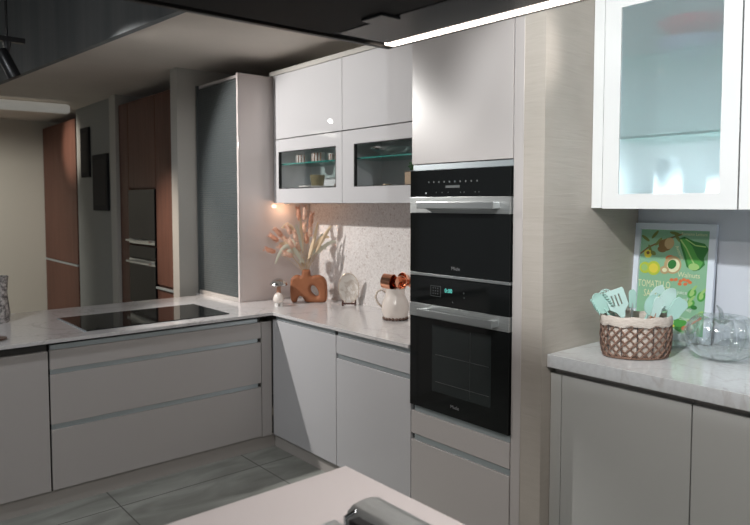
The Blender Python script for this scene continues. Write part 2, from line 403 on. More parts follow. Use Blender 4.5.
# backsplash
tag(MB().box(2.634, 2.6495, 2.166, 3.799, C + .0005, 1.438).build('backsplash', M['mosaic']), 'stone-chip mosaic backsplash behind the vase and pitcher', 'backsplash')
sp_ = thing('side_panel', 'tall glossy beige side panel between roller shutter and corner wall', 'panel', (2.37, 3.81, C))
MB().box(2.094, 2.648, 3.80, 3.818, C + .0005, 2.268).build('board', M['side'], sp_)
MB().box(2.086, 2.0935, 3.80, 3.819, C + .0005, 2.268, .001).build('edge_strip', M['side'], sp_)

# ------------------------------------------------------------------ tambour cabinet
cab = thing('roller_shutter_cabinet', 'tall grey cabinet with slatted roller shutter standing on the worktop', 'cabinet', (2.35, 4.1, C))
mb = MB(); mb.box(2.10, 2.64, 4.385, 4.405, C, 2.262); mb.box(2.10, 2.64, 3.82, 4.385, 2.242, 2.262); mb.box(2.62, 2.64, 3.82, 4.385, C + .001, 2.242)
mb.build('carcass', M['satin'], cab)
mb = MB(); z = C + .03
while z < 2.225:
    mb.prism([(2.0935, 3.825, z), (2.091, 3.825, z + .002), (2.091, 3.825, z + .012), (2.0935, 3.825, z + .0145), (2.101, 3.825, z + .0145), (2.101, 3.825, z)], (0, .555, 0))
    z += .015
mb.build('slatted_shutter', M['shutter'], cab)
MB().box(2.085, 2.105, 3.822, 4.385, C + .0, C + .028, .002).build('bottom_rail', M['plinth'], cab)
MB().box(2.085, 2.10, 4.38, 4.40, C, 2.262, .001).build('side_frame', M['shutter'], cab)

# ------------------------------------------------------------------ wall cabinets over the vase
UX = 2.335
SY = 3.035
def wall_cab_box(mb, y0, y1, z0, z1, t=.016):
    mb.box(UX + .021, 2.632, y0, y0 + t, z0, z1); mb.box(UX + .021, 2.632, y1 - t, y1, z0, z1)
    mb.box(UX + .021, 2.632, y0 + t, y1 - t, z0, z0 + t); mb.box(UX + .021, 2.632, y0 + t, y1 - t, z1 - t, z1)
    mb.box(2.622, 2.632, y0 + t, y1 - t, z0 + t, z1 - t)
for y0, y1, side in ((SY + .002, 3.775, 'left'), (2.255, SY - .002, 'right')):
    u = thing('wall_cabinet', 'glossy pale wall cabinet, plain flap front, upper row %s' % ('beside the roller shutter' if side == 'left' else 'beside the tall oven cabinet'), 'cabinet', (2.48, (y0 + y1) / 2, 1.857))
    mb = MB(); wall_cab_box(mb, y0, y1, 1.857, 2.268); mb.build('body', M['satin'], u)
    MB().box(UX, UX + .02, y0, y1, 1.857, 2.27, .0015).build('door', M['gloss'], u)
    u = thing('display_cabinet', 'pale wall cabinet with glass window, lower row, %s' % ('above the terracotta vase' if side == 'left' else 'above the cream pitcher'), 'cabinet', (2.48, (y0 + y1) / 2, 1.44))
    mb = MB(); wall_cab_box(mb, y0, y1, 1.44, 1.851); mb.box(UX + .021, 2.622, y0 + .016, y1 - .016, 1.456, 1.526); mb.build('body', M['inside'], u)
    wy0, wy1, wz0, wz1 = (3.095, 3.715, 1.533, 1.772) if side == 'left' else (2.40, 2.925, 1.533, 1.772)
    mb = MB()
    mb.box(UX, UX + .02, y0, wy0, 1.44, 1.851); mb.box(UX, UX + .02, wy1, y1, 1.44, 1.851)
    mb.box(UX, UX + .02, wy0, wy1, 1.44, wz0); mb.box(UX, UX + .02, wy0, wy1, wz1, 1.851)
    d = mb.build('door', M['gloss'], u)
    MB().box(UX + .008, UX + .012, wy0 - .002, wy1 + .002, wz0 - .002, wz1 + .002).build('window_pane', M['pane'], d)
    mb = MB()
    for a in ((wy0 - .001, wy0 + .004, wz0, wz1), (wy1 - .004, wy1 + .001, wz0, wz1), (wy0, wy1, wz0 - .001, wz0 + .003), (wy0, wy1, wz1 - .003, wz1 + .001)):
        mb.box(UX - .0008, UX + .02, a[0], a[1], a[2], a[3])
    mb.build('window_trim', M['seal'], d)
    MB().box(UX + .03, 2.618, y0 + .018, y1 - .018, 1.689, 1.696).build('glass_shelf', M['shelf'], u)
    MB().box(UX + .028, UX + .0298, y0 + .018, y1 - .018, 1.689, 1.696).build('shelf_edge', M['shelfedge'], u)
tag(MB().box(UX - .004, 2.64, 2.17, 3.815, 2.272, 2.30).build('cornice_strip', M['lightgrey']), 'thin grey strip along the top of the pale wall cabinets', 'trim')
tag(MB().box(UX + .02, UX + .04, 3.777, 3.799, 1.44, 2.27).build('filler_strip', M['satin']), 'narrow shadowed filler strip beside the left wall cabinets', 'panel')
lp = thing('cabinet_lamp', 'small warm puck lamp under the left wall cabinet, against the side panel', 'lamp', (2.40, 3.72, 1.43))
MB().lathe((2.40, 3.72, 1.431), [(.02, 0), (.022, .003), (.022, .009)], 20).build('housing', M['steel2'], lp)
MB().lathe((2.40, 3.72, 1.4305), [(.016, -.001), (.016, 0)], 20).build('diffuser', mat('warm_lens', (1, .8, .6), .5, emit=(1, .6, .35), es=1.5), lp)

# contents of left display cabinet
def pot(name, label, cat, c, prof, m, parts=()):
    o = MB().lathe(c, prof, 28).build(name, m, None, True); return tag(o, label, cat)
def cup(x, y, z, label, h=.058, r=.040):
    mb = MB(); mb.lathe((x, y, z), [(r * .8, 0), (r, .006), (r, h), (r - .003, h), (r - .003, .008), (.002, .007)], 24)
    o = mb.build('cup', M['whitecer'], None, True); tag(o, label, 'cup', 'cups on the left glass shelf')
    for k in (-1, 0, 1, 2):
        a = 3.4 + k * .5
        q = MB(); q.prism([(x + (r + .0006) * cos(a + j * .05), y + (r + .0006) * sin(a + j * .05), z + .004) for j in range(5)] + [(x + (r + .0002) * cos(a + j * .05), y + (r + .0002) * sin(a + j * .05), z + .004) for j in range(4, -1, -1)], (0, 0, h - .008))
        q.build('copper_stripe', M['copper'], o)
    return o
cup(2.44, 3.60, 1.6965, 'white cup with copper stripes on the glass shelf, left one')
cup(2.44, 3.42, 1.6965, 'white cup with copper stripes on the glass shelf, second from left', .062, .042)
cup(2.44, 3.26, 1.6965, 'white and copper cup on the glass shelf, nearest the window edge', .045, .03)
tag(MB().lathe((2.48, 3.46, 1.527), [(.08, 0), (.125, .012), (.14, .016), (.138, .02), (.08, .006)], 40).build('platter', M['whitecer'], None, True), 'low white platter under the olive bowl in the left display cabinet', 'platter')
tag(MB().lathe((2.47, 3.47, 1.5435), [(.034, 0), (.040, .01), (.048, .068), (.048, .076), (.044, .076), (.036, .012), (.002, .01)], 32).build('planter', M['olive'], None, True), 'olive brown pot standing on the white platter', 'pot')
t = MB(); t.blob((2.47, 3.25, 1.547), (.03, .022, .020), 2); t.blob((2.47, 3.215, 1.543), (.018, .016, .016), 2); t.blob((2.47, 3.22, 1.565), (.01, .01, .012), 1)
t = t.build('ornament', M['browntrim'], None, True); tag(t, 'small brown rounded ornament right of the olive pot', 'ornament')
# right display cabinet
tag(MB().lathe((2.46, 2.74, 1.697), [(.04, 0), (.05, .004), (.115, .038), (.125, .05), (.121, .05), (.05, .009), (.002, .007)], 40).build('glass_bowl', M['bowlglass'], None, True), 'wide clear glass bowl on the shelf of the right display cabinet', 'bowl')
tag(MB().lathe((2.46, 2.74, 1.704), [(.03, 0), (.035, .004), (.07, .032), (.072, .04), (.068, .04), (.03, .008), (.002, .006)], 32).build('white_dish', M['whitecer'], None, True), 'small white dish nested in the clear glass bowl', 'dish')
tag(MB().lathe((2.5, 2.48, 1.697), [(.03, 0), (.045, .003), (.06, .05), (.058, .05), (.03, .008), (.002, .006)], 32).build('glass_tumbler', M['bowlglass'], None, True), 'clear glass tumbler on the shelf right of the wide bowl', 'glass')
d = thing('trinket_dish', 'tiny dark and gold dish on the floor of the right display cabinet', 'dish', (2.43, 2.75, 1.527))
MB().lathe((2.43, 2.75, 1.527), [(.018, 0), (.03, .008), (.03, .012), (.002, .012)], 24).build('bowl', M['browntrim'], d, True)
MB().lathe((2.43, 2.75, 1.539), [(.026, 0), (.024, .006), (.003, .008)], 24).build('filling', M['gold'], d, True)
pl = thing('potted_plant', 'bushy green plant in a pale bamboo box in the right display cabinet', 'plant', (2.42, 2.50, 1.527))
mb = MB()
for k in range(9):
    a = k * .0115
    mb.box(2.385, 2.455, 2.46, 2.56, 1.527 + a * .75, 1.527 + a * .75 + .0080, .001)
mb.build('planter_box', M['bamboo'], pl)
MB().box(2.389, 2.451, 2.464, 2.556, 1.602, 1.606).build('soil', M['soil'], pl)
mb = MB()
for k in range(130):
    a, e, r = random.uniform(0, 2 * pi), random.uniform(-.2, 1.4), random.uniform(.02, .046)
    c = Vector((2.415 + r * cos(a) * cos(e) * .8, 2.505 + r * sin(a) * cos(e), 1.618 + max(0, r * sin(e)) * 1.2))
    mb.blob(c, (.011, .008, .003), 1, Matrix.Rotation(random.uniform(0, 6), 4, 'Z') @ Matrix.Rotation(random.uniform(-1, 1), 4, 'X'))
mb.build('foliage', M['leaf'], pl)

# ------------------------------------------------------------------ tall oven cabinet
tc = thing('oven_cabinet', 'tall grey-beige cabinet housing two built-in ovens', 'cabinet', (2.36, 1.88, FZ))
mb = MB()
mb.box(2.083, 2.64, 2.148, 2.164, FZ, 2.31); mb.box(2.083, 2.64, 1.598, 1.612, FZ, 2.31); mb.box(2.62, 2.64, 1.612, 2.148, FZ, 2.31)
mb.box(2.083, 2.62, 1.612, 2.148, 2.29, 2.31); mb.box(2.083, 2.62, 1.612, 2.148, .494, .51); mb.box(2.083, 2.62, 1.612, 2.148, 1.60, 1.612); mb.box(2.083, 2.62, 1.612, 2.148, .0, .05)
mb.build('carcass', M['inside'], tc)
MB().box(2.06, 2.62, 1.552, 1.596, FZ, 2.31, .001).build('side_panel', M['satin'], tc)
MB().box(2.06, 2.08, 1.602, 2.163, 1.612, 2.31, .0015).build('door', M['satin'], tc)
MB().box(2.064, 2.082, 1.600, 2.158, 1.584, 1.608, .001).build('rail_strip', M['rail'], tc)
for z0, z1 in ((.388, .492), (.055, .358)):
    d = MB().box(2.06, 2.08, 1.602, 2.163, z0, z1, .0015).build('drawer', M['satin'], tc)
    MB().box(2.064, 2.082, 1.602, 2.145, z1 + .002, z1 + .027, .002).build('grip_rail', M['rail'], d)
MB().box(2.085, 2.105, 1.6, 2.163, FZ, .05).build('plinth', M['plinth'], tc)

def oven(name, label, zt, zp, zh, zb, compact):
    o = thing(name, label, 'oven', (2.3, 1.88, zb))
    MB().box(2.082, 2.55, 1.62, 2.14, zb + .012, zt - .012).build('housing', M['dark'], o)
    p = MB().box(2.050, 2.076, 1.602, 2.162, zp, zt, .002).build('control_panel', M['bglass'], o)
    X = 2.0494
    mb = MB()
    if compact:
        for k in range(10):
            y = 2.045 - k * .0305
            MB().lathe((0, 0, 0), [(.0042, 0), (.0042, .0006)], 10, faceX(X, y, zt - .052)).build('control_icon', M['icon'], p)
        for k, y in enumerate((2.0, 1.965, 1.93, 1.86, 1.84, 1.78, 1.76)):
            MB().lathe((0, 0, 0), [(.0022, 0), (.0022, .0006)], 8, faceX(X, y, zt - .097)).build('control_icon', M['icon'], p)
        mb.box(X - .0006, X, 1.865, 1.945, zt - .078, zt - .068)
        mb.build('display', M['icon'], p)
        MB().lathe((0, 0, 0), [(.0035, 0), (.0035, .0006)], 10, faceX(X, 2.062, zt - .099)).build('power_light', M['icon_lit'], p)
    else:
        for k in range(4):
            mb.box(X - .0006, X, 2.03 - .0006, 2.03 + .0006, zp + .04, zp + .085) if k == 0 else None
        mb.box(X - .0006, X, 1.97, 2.03, zp + .084, zp + .0855); mb.box(X - .0006, X, 1.97, 2.03, zp + .04, zp + .0415)
        mb.box(X - .0006, X, 1.9695, 1.9710, zp + .04, zp + .0855)
        for i in range(3):
            for j in range(3): mb.box(X - .0006, X, 1.985 + i * .014, 1.990 + i * .014, zp + .050 + j * .012, zp + .054 + j * .012)
        for y, z in ((1.835, .05), (1.838, .07), (1.90, .025)): MB().lathe((0, 0, 0), [(.003, 0), (.003, .0006)], 10, faceX(X, y, zp + z)).build('control_icon', M['icon'], p)
        mb.build('key_pad', M['icon'], p)
        MB().add_mesh(text_mesh('0:00', .026), faceX(X, 1.925, zp + .07)).build('clock_digits', M['clock'], p)
    d = MB().box(2.050, 2.076, 1.602, 2.162, zb, zh, .002).build('door', M['bglass'], o)
    mb = MB(); mb.box(2.0492, 2.051, 1.69, 2.02, zb + (.09 if not compact else .05), zh - .025)
    mb.build('window', M['bglass2'] if not compact else M['bglass'], d)
    if not compact:
        mb = MB()
        for zz in (.78, .66): mb.tube([(2.0488, 1.70, zz), (2.0488, 2.0, zz)], .0011, 6)
        mb.tube([(2.0488, 1.80, zb + .10), (2.0488, 1.80, zh - .03)], .0007, 6)
        mb.build('oven_rack', M['rack'], d)
    MB().add_mesh(text_mesh('Miele', .021, sx=1.1), faceX(X, 1.885, zb + (.03 if compact else .045))).build('logo_text', M['brand'], d)
    MB().box(2.047, 2.076, 1.602, 2.162, zh, zp - .001, .0015).build('steel_band', M['steel'], o)
    hc = (zh + zp) / 2
    h = MB(); h.box(2.000, 2.010, 1.648, 2.072, hc - .016, hc + .014, .003)
    h = h.build('handle', M['steel2'], o)
    for y in (2.052, 1.668): MB().box(2.009, 2.048, y - .016, y + .016, hc - .014, hc + .012, .002).build('handle_mount', M['steel2'], h)
    return o
oven('oven', 'upper compact black built-in oven with row of control icons', 1.582, 1.467, 1.397, 1.133, True)
tag(MB().box(2.048, 2.082, 1.602, 2.162, 1.120, 1.1315, .001).build('trim_strip', M['steel2']), 'thin steel strip between the two black ovens', 'trim')
oven('oven', 'lower larger black built-in oven with lit clock and wide window', 1.118, .995, .935, .525, False)

# ------------------------------------------------------------------ right base units
RC = .87
cab = thing('base_cabinet', 'white base cabinet with end panel under the basket of utensils', 'cabinet', (2.44, 1.19, .05))
MB().box(2.142, 2.75, .928, 1.404, .05, RC - .052).build('body', M['inside'], cab)
MB().box(2.12, 2.75, 1.410, 1.456, FZ, .797, .0015).build('end_panel', M['wbase'], cab)
MB().box(2.12, 2.14, .927, 1.407, .05, .797, .002).build('door', M['wbase'], cab)
MB().box(2.138, 2.15, .927, 1.45, .798, RC - .05).build('grip_recess', M['plinth'], cab)
cab = thing('base_cabinet', 'white base cabinet under the glass pumpkin, at right edge of photo', 'cabinet', (2.44, .62, .05))
MB().box(2.142, 2.75, .32, .922, .05, RC - .052).build('body', M['inside'], cab)
MB().box(2.12, 2.14, .32, .923, .05, .797, .002).build('door', M['wbase'], cab)
MB().box(2.138, 2.15, .32, .923, .798, RC - .05).build('grip_recess', M['plinth'], cab)
tag(MB().box(2.20, 2.22, .32, 1.408, FZ, .049).build('plinth', M['plinth']), 'plinth board under the white base cabinets on the right', 'plinth')
tag(MB().box(2.095, 2.757, .3, 1.4565, RC - .049, RC, .002).build('countertop', M['quartz2']), 'white veined stone worktop under basket and picture frame', 'countertop')
# right wall cabinets
def frosted_cab(y0, y1, label, wide):
    u = thing('wall_cabinet', label, 'cabinet', (2.57, (y0 + y1) / 2, 1.42))
    t = .016; mb = MB()
    mb.box(2.402, 2.757, y0, y0 + t, 1.42, 2.34); mb.box(2.402, 2.757, y1 - t, y1, 1.42, 2.34)
    mb.box(2.402, 2.757, y0 + t, y1 - t, 1.42, 1.436); mb.box(2.402, 2.757, y0 + t, y1 - t, 2.324, 2.34); mb.box(2.747, 2.757, y0 + t, y1 - t, 1.436, 2.324)
    mb.build('body', mat('white_carcass', (.72, .74, .74), .5), u)
    return u
u = frosted_cab(.908, 1.41, 'white wall cabinet with frosted glass door above the basket and frame', True)
MB().box(2.38, 2.757, 1.412, 1.4565, 1.42, 2.34, .0015).build('end_panel', M['white'], u)
wy0, wy1, wz0, wz1 = .968, 1.342, 1.475, 2.185
mb = MB()
mb.box(2.38, 2.40, .908, wy0, 1.418, 2.34); mb.box(2.38, 2.40, wy1, 1.409, 1.418, 2.34)
mb.box(2.38, 2.40, wy0, wy1, 1.418, wz0); mb.box(2.38, 2.40, wy0, wy1, wz1, 2.34)
d = mb.build('door', M['white'], u)
MB().box(2.386, 2.391, wy0 - .003, wy1 + .003, wz0 - .003, wz1 + .003).build('frosted_pane', M['frost'], d)
for z in (1.985, 1.685):
    MB().box(2.396, 2.745, .926, 1.393, z, z + .009).build('glass_shelf', M['shelf'], u)
    MB().box(2.3935, 2.3958, .926, 1.393, z, z + .009).build('shelf_edge', M['shelfedge'], u)
lk = MB().box(2.404, 2.420, .94, 1.38, 1.4365, 1.442).build('light_strip', mat('added_cool_glow', (1, 1, 1), .5, emit=(.85, .97, 1), es=1.2), u)  # added glowing strip, put in to brighten behind the frosted pane
u = frosted_cab(.38, .902, 'plain white wall cabinet door at the top right edge of photo', False)
MB().box(2.38, 2.40, .38, .903, 1.418, 2.34, .0015).build('door', M['white'], u)
# stored things behind the frosted pane
tag(MB().lathe((2.545, 1.14, 2.052), [(.05, 0), (.07, .006), (.125, .06), (.13, .07), (.126, .07), (.06, .01), (.002, .008)], 40).build('bowl', M['red'], None, True), 'red bowl blurred behind the frosted glass, top shelf', 'bowl')
tag(MB().lathe((2.545, 1.145, 1.995), [(.06, 0), (.08, .004), (.125, .05), (.13, .056), (.12, .052), (.07, .01), (.002, .008)], 40).build('bowl', M['purple'], None, True), 'mauve bowl under the red one behind the frosted glass', 'bowl')
tag(MB().lathe((2.47, 1.19, 1.437), [(.045, 0), (.05, .005), (.05, .14), (.04, .155), (.04, .17), (.002, .172)], 32).build('jar', M['jarwhite'], None, True), 'white jar glowing behind the frosted glass, left on the lowest level', 'jar')
tag(MB().lathe((2.50, 1.02, 1.437), [(.035, 0), (.04, .005), (.04, .11), (.03, .12), (.002, .122)], 32).build('jar', M['jarwhite'], None, True), 'smaller white jar behind the frosted glass, near the right frame edge', 'jar')

# ------------------------------------------------------------------ picture frame (leans on the wall)
fr = thing('picture_frame', 'white framed green vegetable salad poster leaning on the white wall', 'picture', (2.70, 1.28, RC))
W, Hh = .345, .483
tilt = math.atan2(.045, .48)
# local frame: x to the right (‑Y), y up, z toward the room (‑X)
FM = Matrix.Translation((2.715, 1.29, RC + .0015)) @ Matrix.Rotation(tilt, 4, 'Y') @ Matrix(((0, 0, -1, 0), (-1, 0, 0, 0), (0, 1, 0, 0), (0, 0, 0, 1)))
bw = .027
for a in ([(-W/2, 0), (W/2, 0), (W/2 - bw, bw), (-W/2 + bw, bw)], [(-W/2, Hh), (W/2, Hh), (W/2 - bw, Hh - bw), (-W/2 + bw, Hh - bw)],
          [(-W/2, 0), (-W/2 + bw, bw), (-W/2 + bw, Hh - bw), (-W/2, Hh)], [(W/2, 0), (W/2 - bw, bw), (W/2 - bw, Hh - bw), (W/2, Hh)]):
    mb = MB(); mb.prism([FM @ Vector((x * .999, y, 0)) for x, y in a], (FM.to_3x3() @ Vector((0, 0, .018))), .0008); mb.build('frame_side', M['frame'], fr)
iw, ih = W - 2 * bw, Hh - 2 * bw
mb = MB()
def U(u, v, z=.0): return FM @ Vector((-iw / 2 + u * iw, bw + (1 - v) * ih, .006 + z))
mb.use(P['green']).prism([U(-.01, -.01, -.004), U(1.01, -.01, -.004), U(1.01, 1.01, -.004), U(-.01, 1.01, -.004)], FM.to_3x3() @ Vector((0, 0, .004)))
layer = [0]
def shp(col, pts):
    layer[0] += 1; mb.use(P[col]).poly([U(a, b_, .0004 + layer[0] * .00003) for a, b_ in pts])
def ell(col, u, v, ru, rv, rot=0, n=22):
    rv *= iw / ih; R_ = []
    for i in range(n):
        a = 2 * pi * i / n; x, y = ru * cos(a), rv * sin(a) * ih / iw
        R_.append((u + x * cos(rot) - y * sin(rot), v + (x * sin(rot) + y * cos(rot)) * iw / ih))
    shp(col, R_)
def strip(col, pts, w):
    for (a, b_), (c, d_) in zip(pts, pts[1:]):
        dx, dy = c - a, (d_ - b_) * ih / iw; L_ = math.hypot(dx, dy); nx, ny = -dy / L_ * w, dx / L_ * w * iw / ih
        shp(col, [(a + nx, b_ + ny), (c + nx, d_ + ny), (c - nx, d_ - ny), (a - nx, b_ - ny)])
def word(col, txt, u, v, size, rot=0, sx=1.):
    layer[0] += 1
    mb.use(P[col]).add_mesh(text_mesh(txt, size, .0001, sx), FM @ Matrix.Translation((-iw / 2 + u * iw, bw + (1 - v) * ih, .0068 + layer[0] * .00003)) @ Matrix.Rotation(rot, 4, 'Z'))
strip('brown', [(.0, .25), (.12, .18), (.35, .10), (.62, .035)], .011)
for u, v, r in ((.07, .09, .6), (.21, .05, -.9), (.27, .12, -.9), (.5, .03, .2), (.55, .08, .9), (.15, .2, 1.2)): ell('olive', u, v, .075, .022, r)
ell('brown', .37, .15, .10, .085, .2); ell('tan', .43, .13, .07, .085, .2); ell('brown', .33, .19, .07, .05, 0)
ell('yellow', .12, .245, .06, .06); ell('brown', .12, .235, .025, .025); ell('olive', .2, .235, .045, .03, .5)
ell('lime', .09, .385, .085, .085); ell('lime', .22, .385, .10, .105); ell('yellow', .22, .385, .07, .07); ell('ltgreen', .08, .385, .05, .05)
ell('orange', .46, .28, .07, .05); ell('tan', .50, .34, .125, .13, .4); ell('cream', .51, .345, .09, .10, .4); ell('dkgreen', .49, .335, .06, .07, .5); ell('tan', .385, .395, .065, .06); ell('cream', .385, .395, .035, .03)
shp('dkgreen', [(.57, .08), (.64, .06), (.78, .10), (.93, .12), (.99, .17), (.93, .26), (.95, .32), (.88, .37), (.80, .385), (.70, .35), (.66, .27), (.60, .16)])
shp('midgreen', [(.58, .085), (.66, .08), (.76, .15), (.84, .25), (.92, .30), (.88, .36), (.80, .37), (.72, .33), (.67, .22)])
strip('ltgreen', [(.59, .09), (.68, .17), (.76, .27), (.84, .36)], .010); strip('ltgreen', [(.66, .08), (.80, .14), (.95, .15)], .008); ell('ltgreen', .80, .345, .075, .05)
word('cream', 'Romaine Lettuce', .78, .035, .018, sx=.85)
word('cream', 'Avocado', .59, .22, .018, -1.1); word('cream', 'Walnuts', .74, .43, .030, sx=.9)
for u, v in ((.50, .485), (.56, .48), (.63, .49), (.68, .475), (.73, .48), (.62, .52), (.70, .515), (.76, .495)): ell('orange', u, v, .03, .022, random.uniform(-.5, .5))
word('cream', 'TOMATILLO', .245, .545, .043, sx=.60); word('cream', 'SALAD', .235, .64, .043, sx=.62)
word('white', 'Lime juice', .58, .60, .022); word('orange', 'or', .46, .655, .018); word('white', 'Olive oil', .62, .665, .022); word('white', 'Honey', .72, .76, .02); word('white', 'Cilantro', .74, .85, .018)
for u, v, r in ((.80, .60, 2.2), (.93, .62, 1.9), (.78, .70, 2.5)):
    ell('midgreen', u, v, .075, .055, r); ell('ltgreen', u + .02, v - .045, .07, .018, -.9); ell('ltgreen', u, v, .045, .028, r)
ell('dkgreen', .84, .73, .045, .03); ell('ltgreen', .93, .78, .05, .02, -.7)
ell('pale', .62, .93, .24, .12); ell('midgreen', .60, .90, .16, .07, -.2); ell('ltgreen', .52, .89, .06, .035); ell('midgreen', .68, .95, .12, .045, .2); ell('yellow', .56, .93, .03, .02); ell('lime', .8, .86, .04, .02)
strip('orange', [(.74, .93), (.95, .82)], .012); ell('orange', .73, .935, .05, .03, -.5)
mb.build('poster', None, fr)
MB().prism([FM @ Vector((x, y, -.004)) for x, y in ((-W/2 + .004, .004), (W/2 - .004, .004), (W/2 - .004, Hh - .004), (-W/2 + .004, Hh - .004))], FM.to_3x3() @ Vector((0, 0, .005))).build('backing_board', M['pframe2'], fr)

# ------------------------------------------------------------------ basket with utensils
bc = Vector((2.325, 1.228, RC))
bk = thing('wicker_basket', 'oval brown lattice wicker basket with a linen liner holding mint utensils', 'basket', bc)
# the oval is long across the view
e1 = Vector((.76, -.65, 0)).normalized(); e2 = Vector((.65, .76, 0)).normalized()
def bp_(a, z, k=1.):
    f = (.93 + .07 * sin(min(1, z / .12) * pi * .75) * 1.0) * k
    if z < .012: f *= .965
    return bc + e1 * (.127 * f * cos(a)) + e2 * (.088 * f * sin(a)) + Vector((0, 0, z))
mb = MB()
NW = 22
for s in (1, -1):
    for k in range(NW):
        a0 = 2 * pi * k / NW
        mb.tube([bp_(a0 + s * j * .105, .006 + j * .0128, 1.01 + .006 * s) for j in range(10)], .0036, 6)
for z, r in ((.006, .0045), (.125, .0035)): mb.tube([bp_(2 * pi * j / 48, z, 1.015) for j in range(48)], r, 6, True)
mb.build('wicker_lattice', M['wicker'], bk, True)
mb = MB()
for k in range(14):
    a = 2 * pi * k / 14
    mb.tube([bp_(a, z, 1.035) for z in (.004, .04, .08, .125)], .0017, 6)
mb.tube([bp_(2 * pi * j / 48, .120, 1.03) for j in range(48)], .002, 6, True)
mb.build('wire_ribs', M['wire'], bk)
mb = MB(); t = bmesh.new(); prof = [(.95, .004), (.965, .02), (.975, .07), (.975, .118), (1.045, .120), (1.06, .128), (1.05, .150), (1.02, .156), (.97, .154), (.95, .12), (.93, .03), (.9, .012)]
rings = []
for k, z in prof:
    ring = []
    for j in range(64):
        a = 2 * pi * j / 64; w = 0 if k < 1.0 else .008 * sin(a * 17 + z * 60) * (1 if z < .15 else .5)
        ring.append(t.verts.new(bp_(a, min(z, .13), k + w) + Vector((0, 0, max(0, z - .13) + (.003 * sin(a * 9) if z > .115 and k > 1 else 0)))))
    rings.append(ring)
for a_, b_ in zip(rings, rings[1:]):
    for j in range(64): t.faces.new((a_[j], a_[(j + 1) % 64], b_[(j + 1) % 64], b_[j]))
t.faces.new(rings[0]); t.faces.new(rings[-1]); mb.add(t); mb.build('linen_liner', M['linen'], bk, True)

def lean(base, top):
    """matrix: local y runs from base to top, local z faces the camera side"""
    y = (Vector(top) - Vector(base)).normalized(); z = Vector((-.65, -.76, .1)); x = y.cross(z).normalized(); z = x.cross(y)
    m = Matrix((( x.x, y.x, z.x, base[0]), (x.y, y.y, z.y, base[1]), (x.z, y.z, z.z, base[2]), (0, 0, 0, 1))); return m
def wpos(u, d, z): return tuple(bc + e1 * u + e2 * d + Vector((0, 0, z)))
def egg(w, h, y0, n=26, p=1.0): return [(w * cos(2 * pi * i / n) * (1 - .18 * p * sin(2 * pi * i / n)), y0 + h * sin(2 * pi * i / n)) for i in range(n)]
def utensil(name, label, cat, base, top, loops, hl, m, hm, bend=0., scoop=0., thick=.002, g='mint utensils in the basket'):
    L = (Vector(top) - Vector(base)).length; Mx = lean(base, top)
    o = thing(name, label, cat, base, g)
    me = curve_mesh(loops, thick, .0012, 1)
    for v in me.vertices:
        if scoop: v.co.z -= scoop * (1 - min(1, (v.co.x / .035) ** 2)) * max(0, 1 - ((v.co.y - loops[0][0][1]) / .045) ** 2)
        v.co.z += bend * max(0, v.co.y - hl) ** 2 * 20
    MB().add_mesh(me, Mx).build('head', m, o, True)
    MB().tube([Mx @ Vector((0, y, 0)) for y in (0, hl * .5, hl * .8, hl + .015)], [.0055, .0055, .005, .0035], 10).build('handle', hm, o, True)
    return o
# slotted turner
sl = lambda x, a, b_: [(x - .0028, a), (x + .0028, a), (x + .0028, b_), (x - .0028, b_)]
utensil('slotted_turner', 'mint slotted turner with three slots standing tall at the left of the basket', 'utensil', wpos(-.012, -.03, .03), wpos(-.085, .0, .235),
        [[(-.008, .125), (.008, .125), (.018, .148), (.037, .165), (.039, .225), (.036, .232), (-.036, .232), (-.039, .225), (-.037, .165), (-.018, .148)], sl(-.014, .172, .212), sl(0, .168, .212), sl(.014, .172, .212)], .13, M['mint2'], M['mint2'])
# ribbed pasta server leaning left
o = utensil('pasta_server', 'mint ribbed pasta server leaning out on the left side of the basket', 'utensil', wpos(-.02, .0, .03), wpos(-.16, -.01, .235), [egg(.030, .042, .205)], .165, M['mint'], M['mint'], 0, .014)
Mx = lean(wpos(-.02, .0, .03), wpos(-.16, -.01, .235))
for k in range(7):
    for s in (-1, 1): MB().tube([Mx @ Vector((s * .024, .178 + k * .010, .0)), Mx @ Vector((s * .032, .178 + k * .010, .018))], [.003, .0018], 6).build('prong', M['mint'], o, True)
# whisk
o = thing('whisk', 'pale mint wire whisk behind the ribbed server', 'utensil', wpos(-.03, .03, .03), 'mint utensils in the basket')
Mx = lean(wpos(-.03, .03, .03), wpos(-.10, .05, .225)); mb = MB()
for k in range(5):
    a = k * pi / 5
    mb.tube([Mx @ Vector((.026 * sin(pi * j / 12) ** .8 * cos(a) * (1 if 1 else 0) * (1 if j <= 12 else 1), .115 + .11 * sin(pi * j / 24), .026 * sin(pi * j / 12) ** .8 * sin(a))) for j in range(13)] +
            [Mx @ Vector((-.026 * sin(pi * j / 12) ** .8 * cos(a), .115 + .11 * sin(pi * j / 24), -.026 * sin(pi * j / 12) ** .8 * sin(a))) for j in range(12, -1, -1)], .0013, 6)
mb.build('wires', M['mint2'], o, True)
MB().tube([Mx @ Vector((0, y, 0)) for y in (0, .06, .125)], [.006, .006, .005], 10).build('handle', M['mint2'], o, True)
utensil('spatula', 'narrow mint spatula with steel shaft in the middle of the basket', 'utensil', wpos(-.01, .02, .03), wpos(-.004, .03, .23), [[(-.012, .145), (.012, .145), (.014, .16), (.013, .205), (.004, .216), (-.010, .212), (-.014, .2)]], .15, M['mint'], M['steel2'])
utensil('serving_spoon', 'mint solid spoon with wooden handle, front centre of the basket', 'utensil', wpos(.02, -.045, .03), wpos(.052, -.03, .215), [egg(.030, .040, .168)], .125, M['mint'], M['mintwood'], 0, .010)
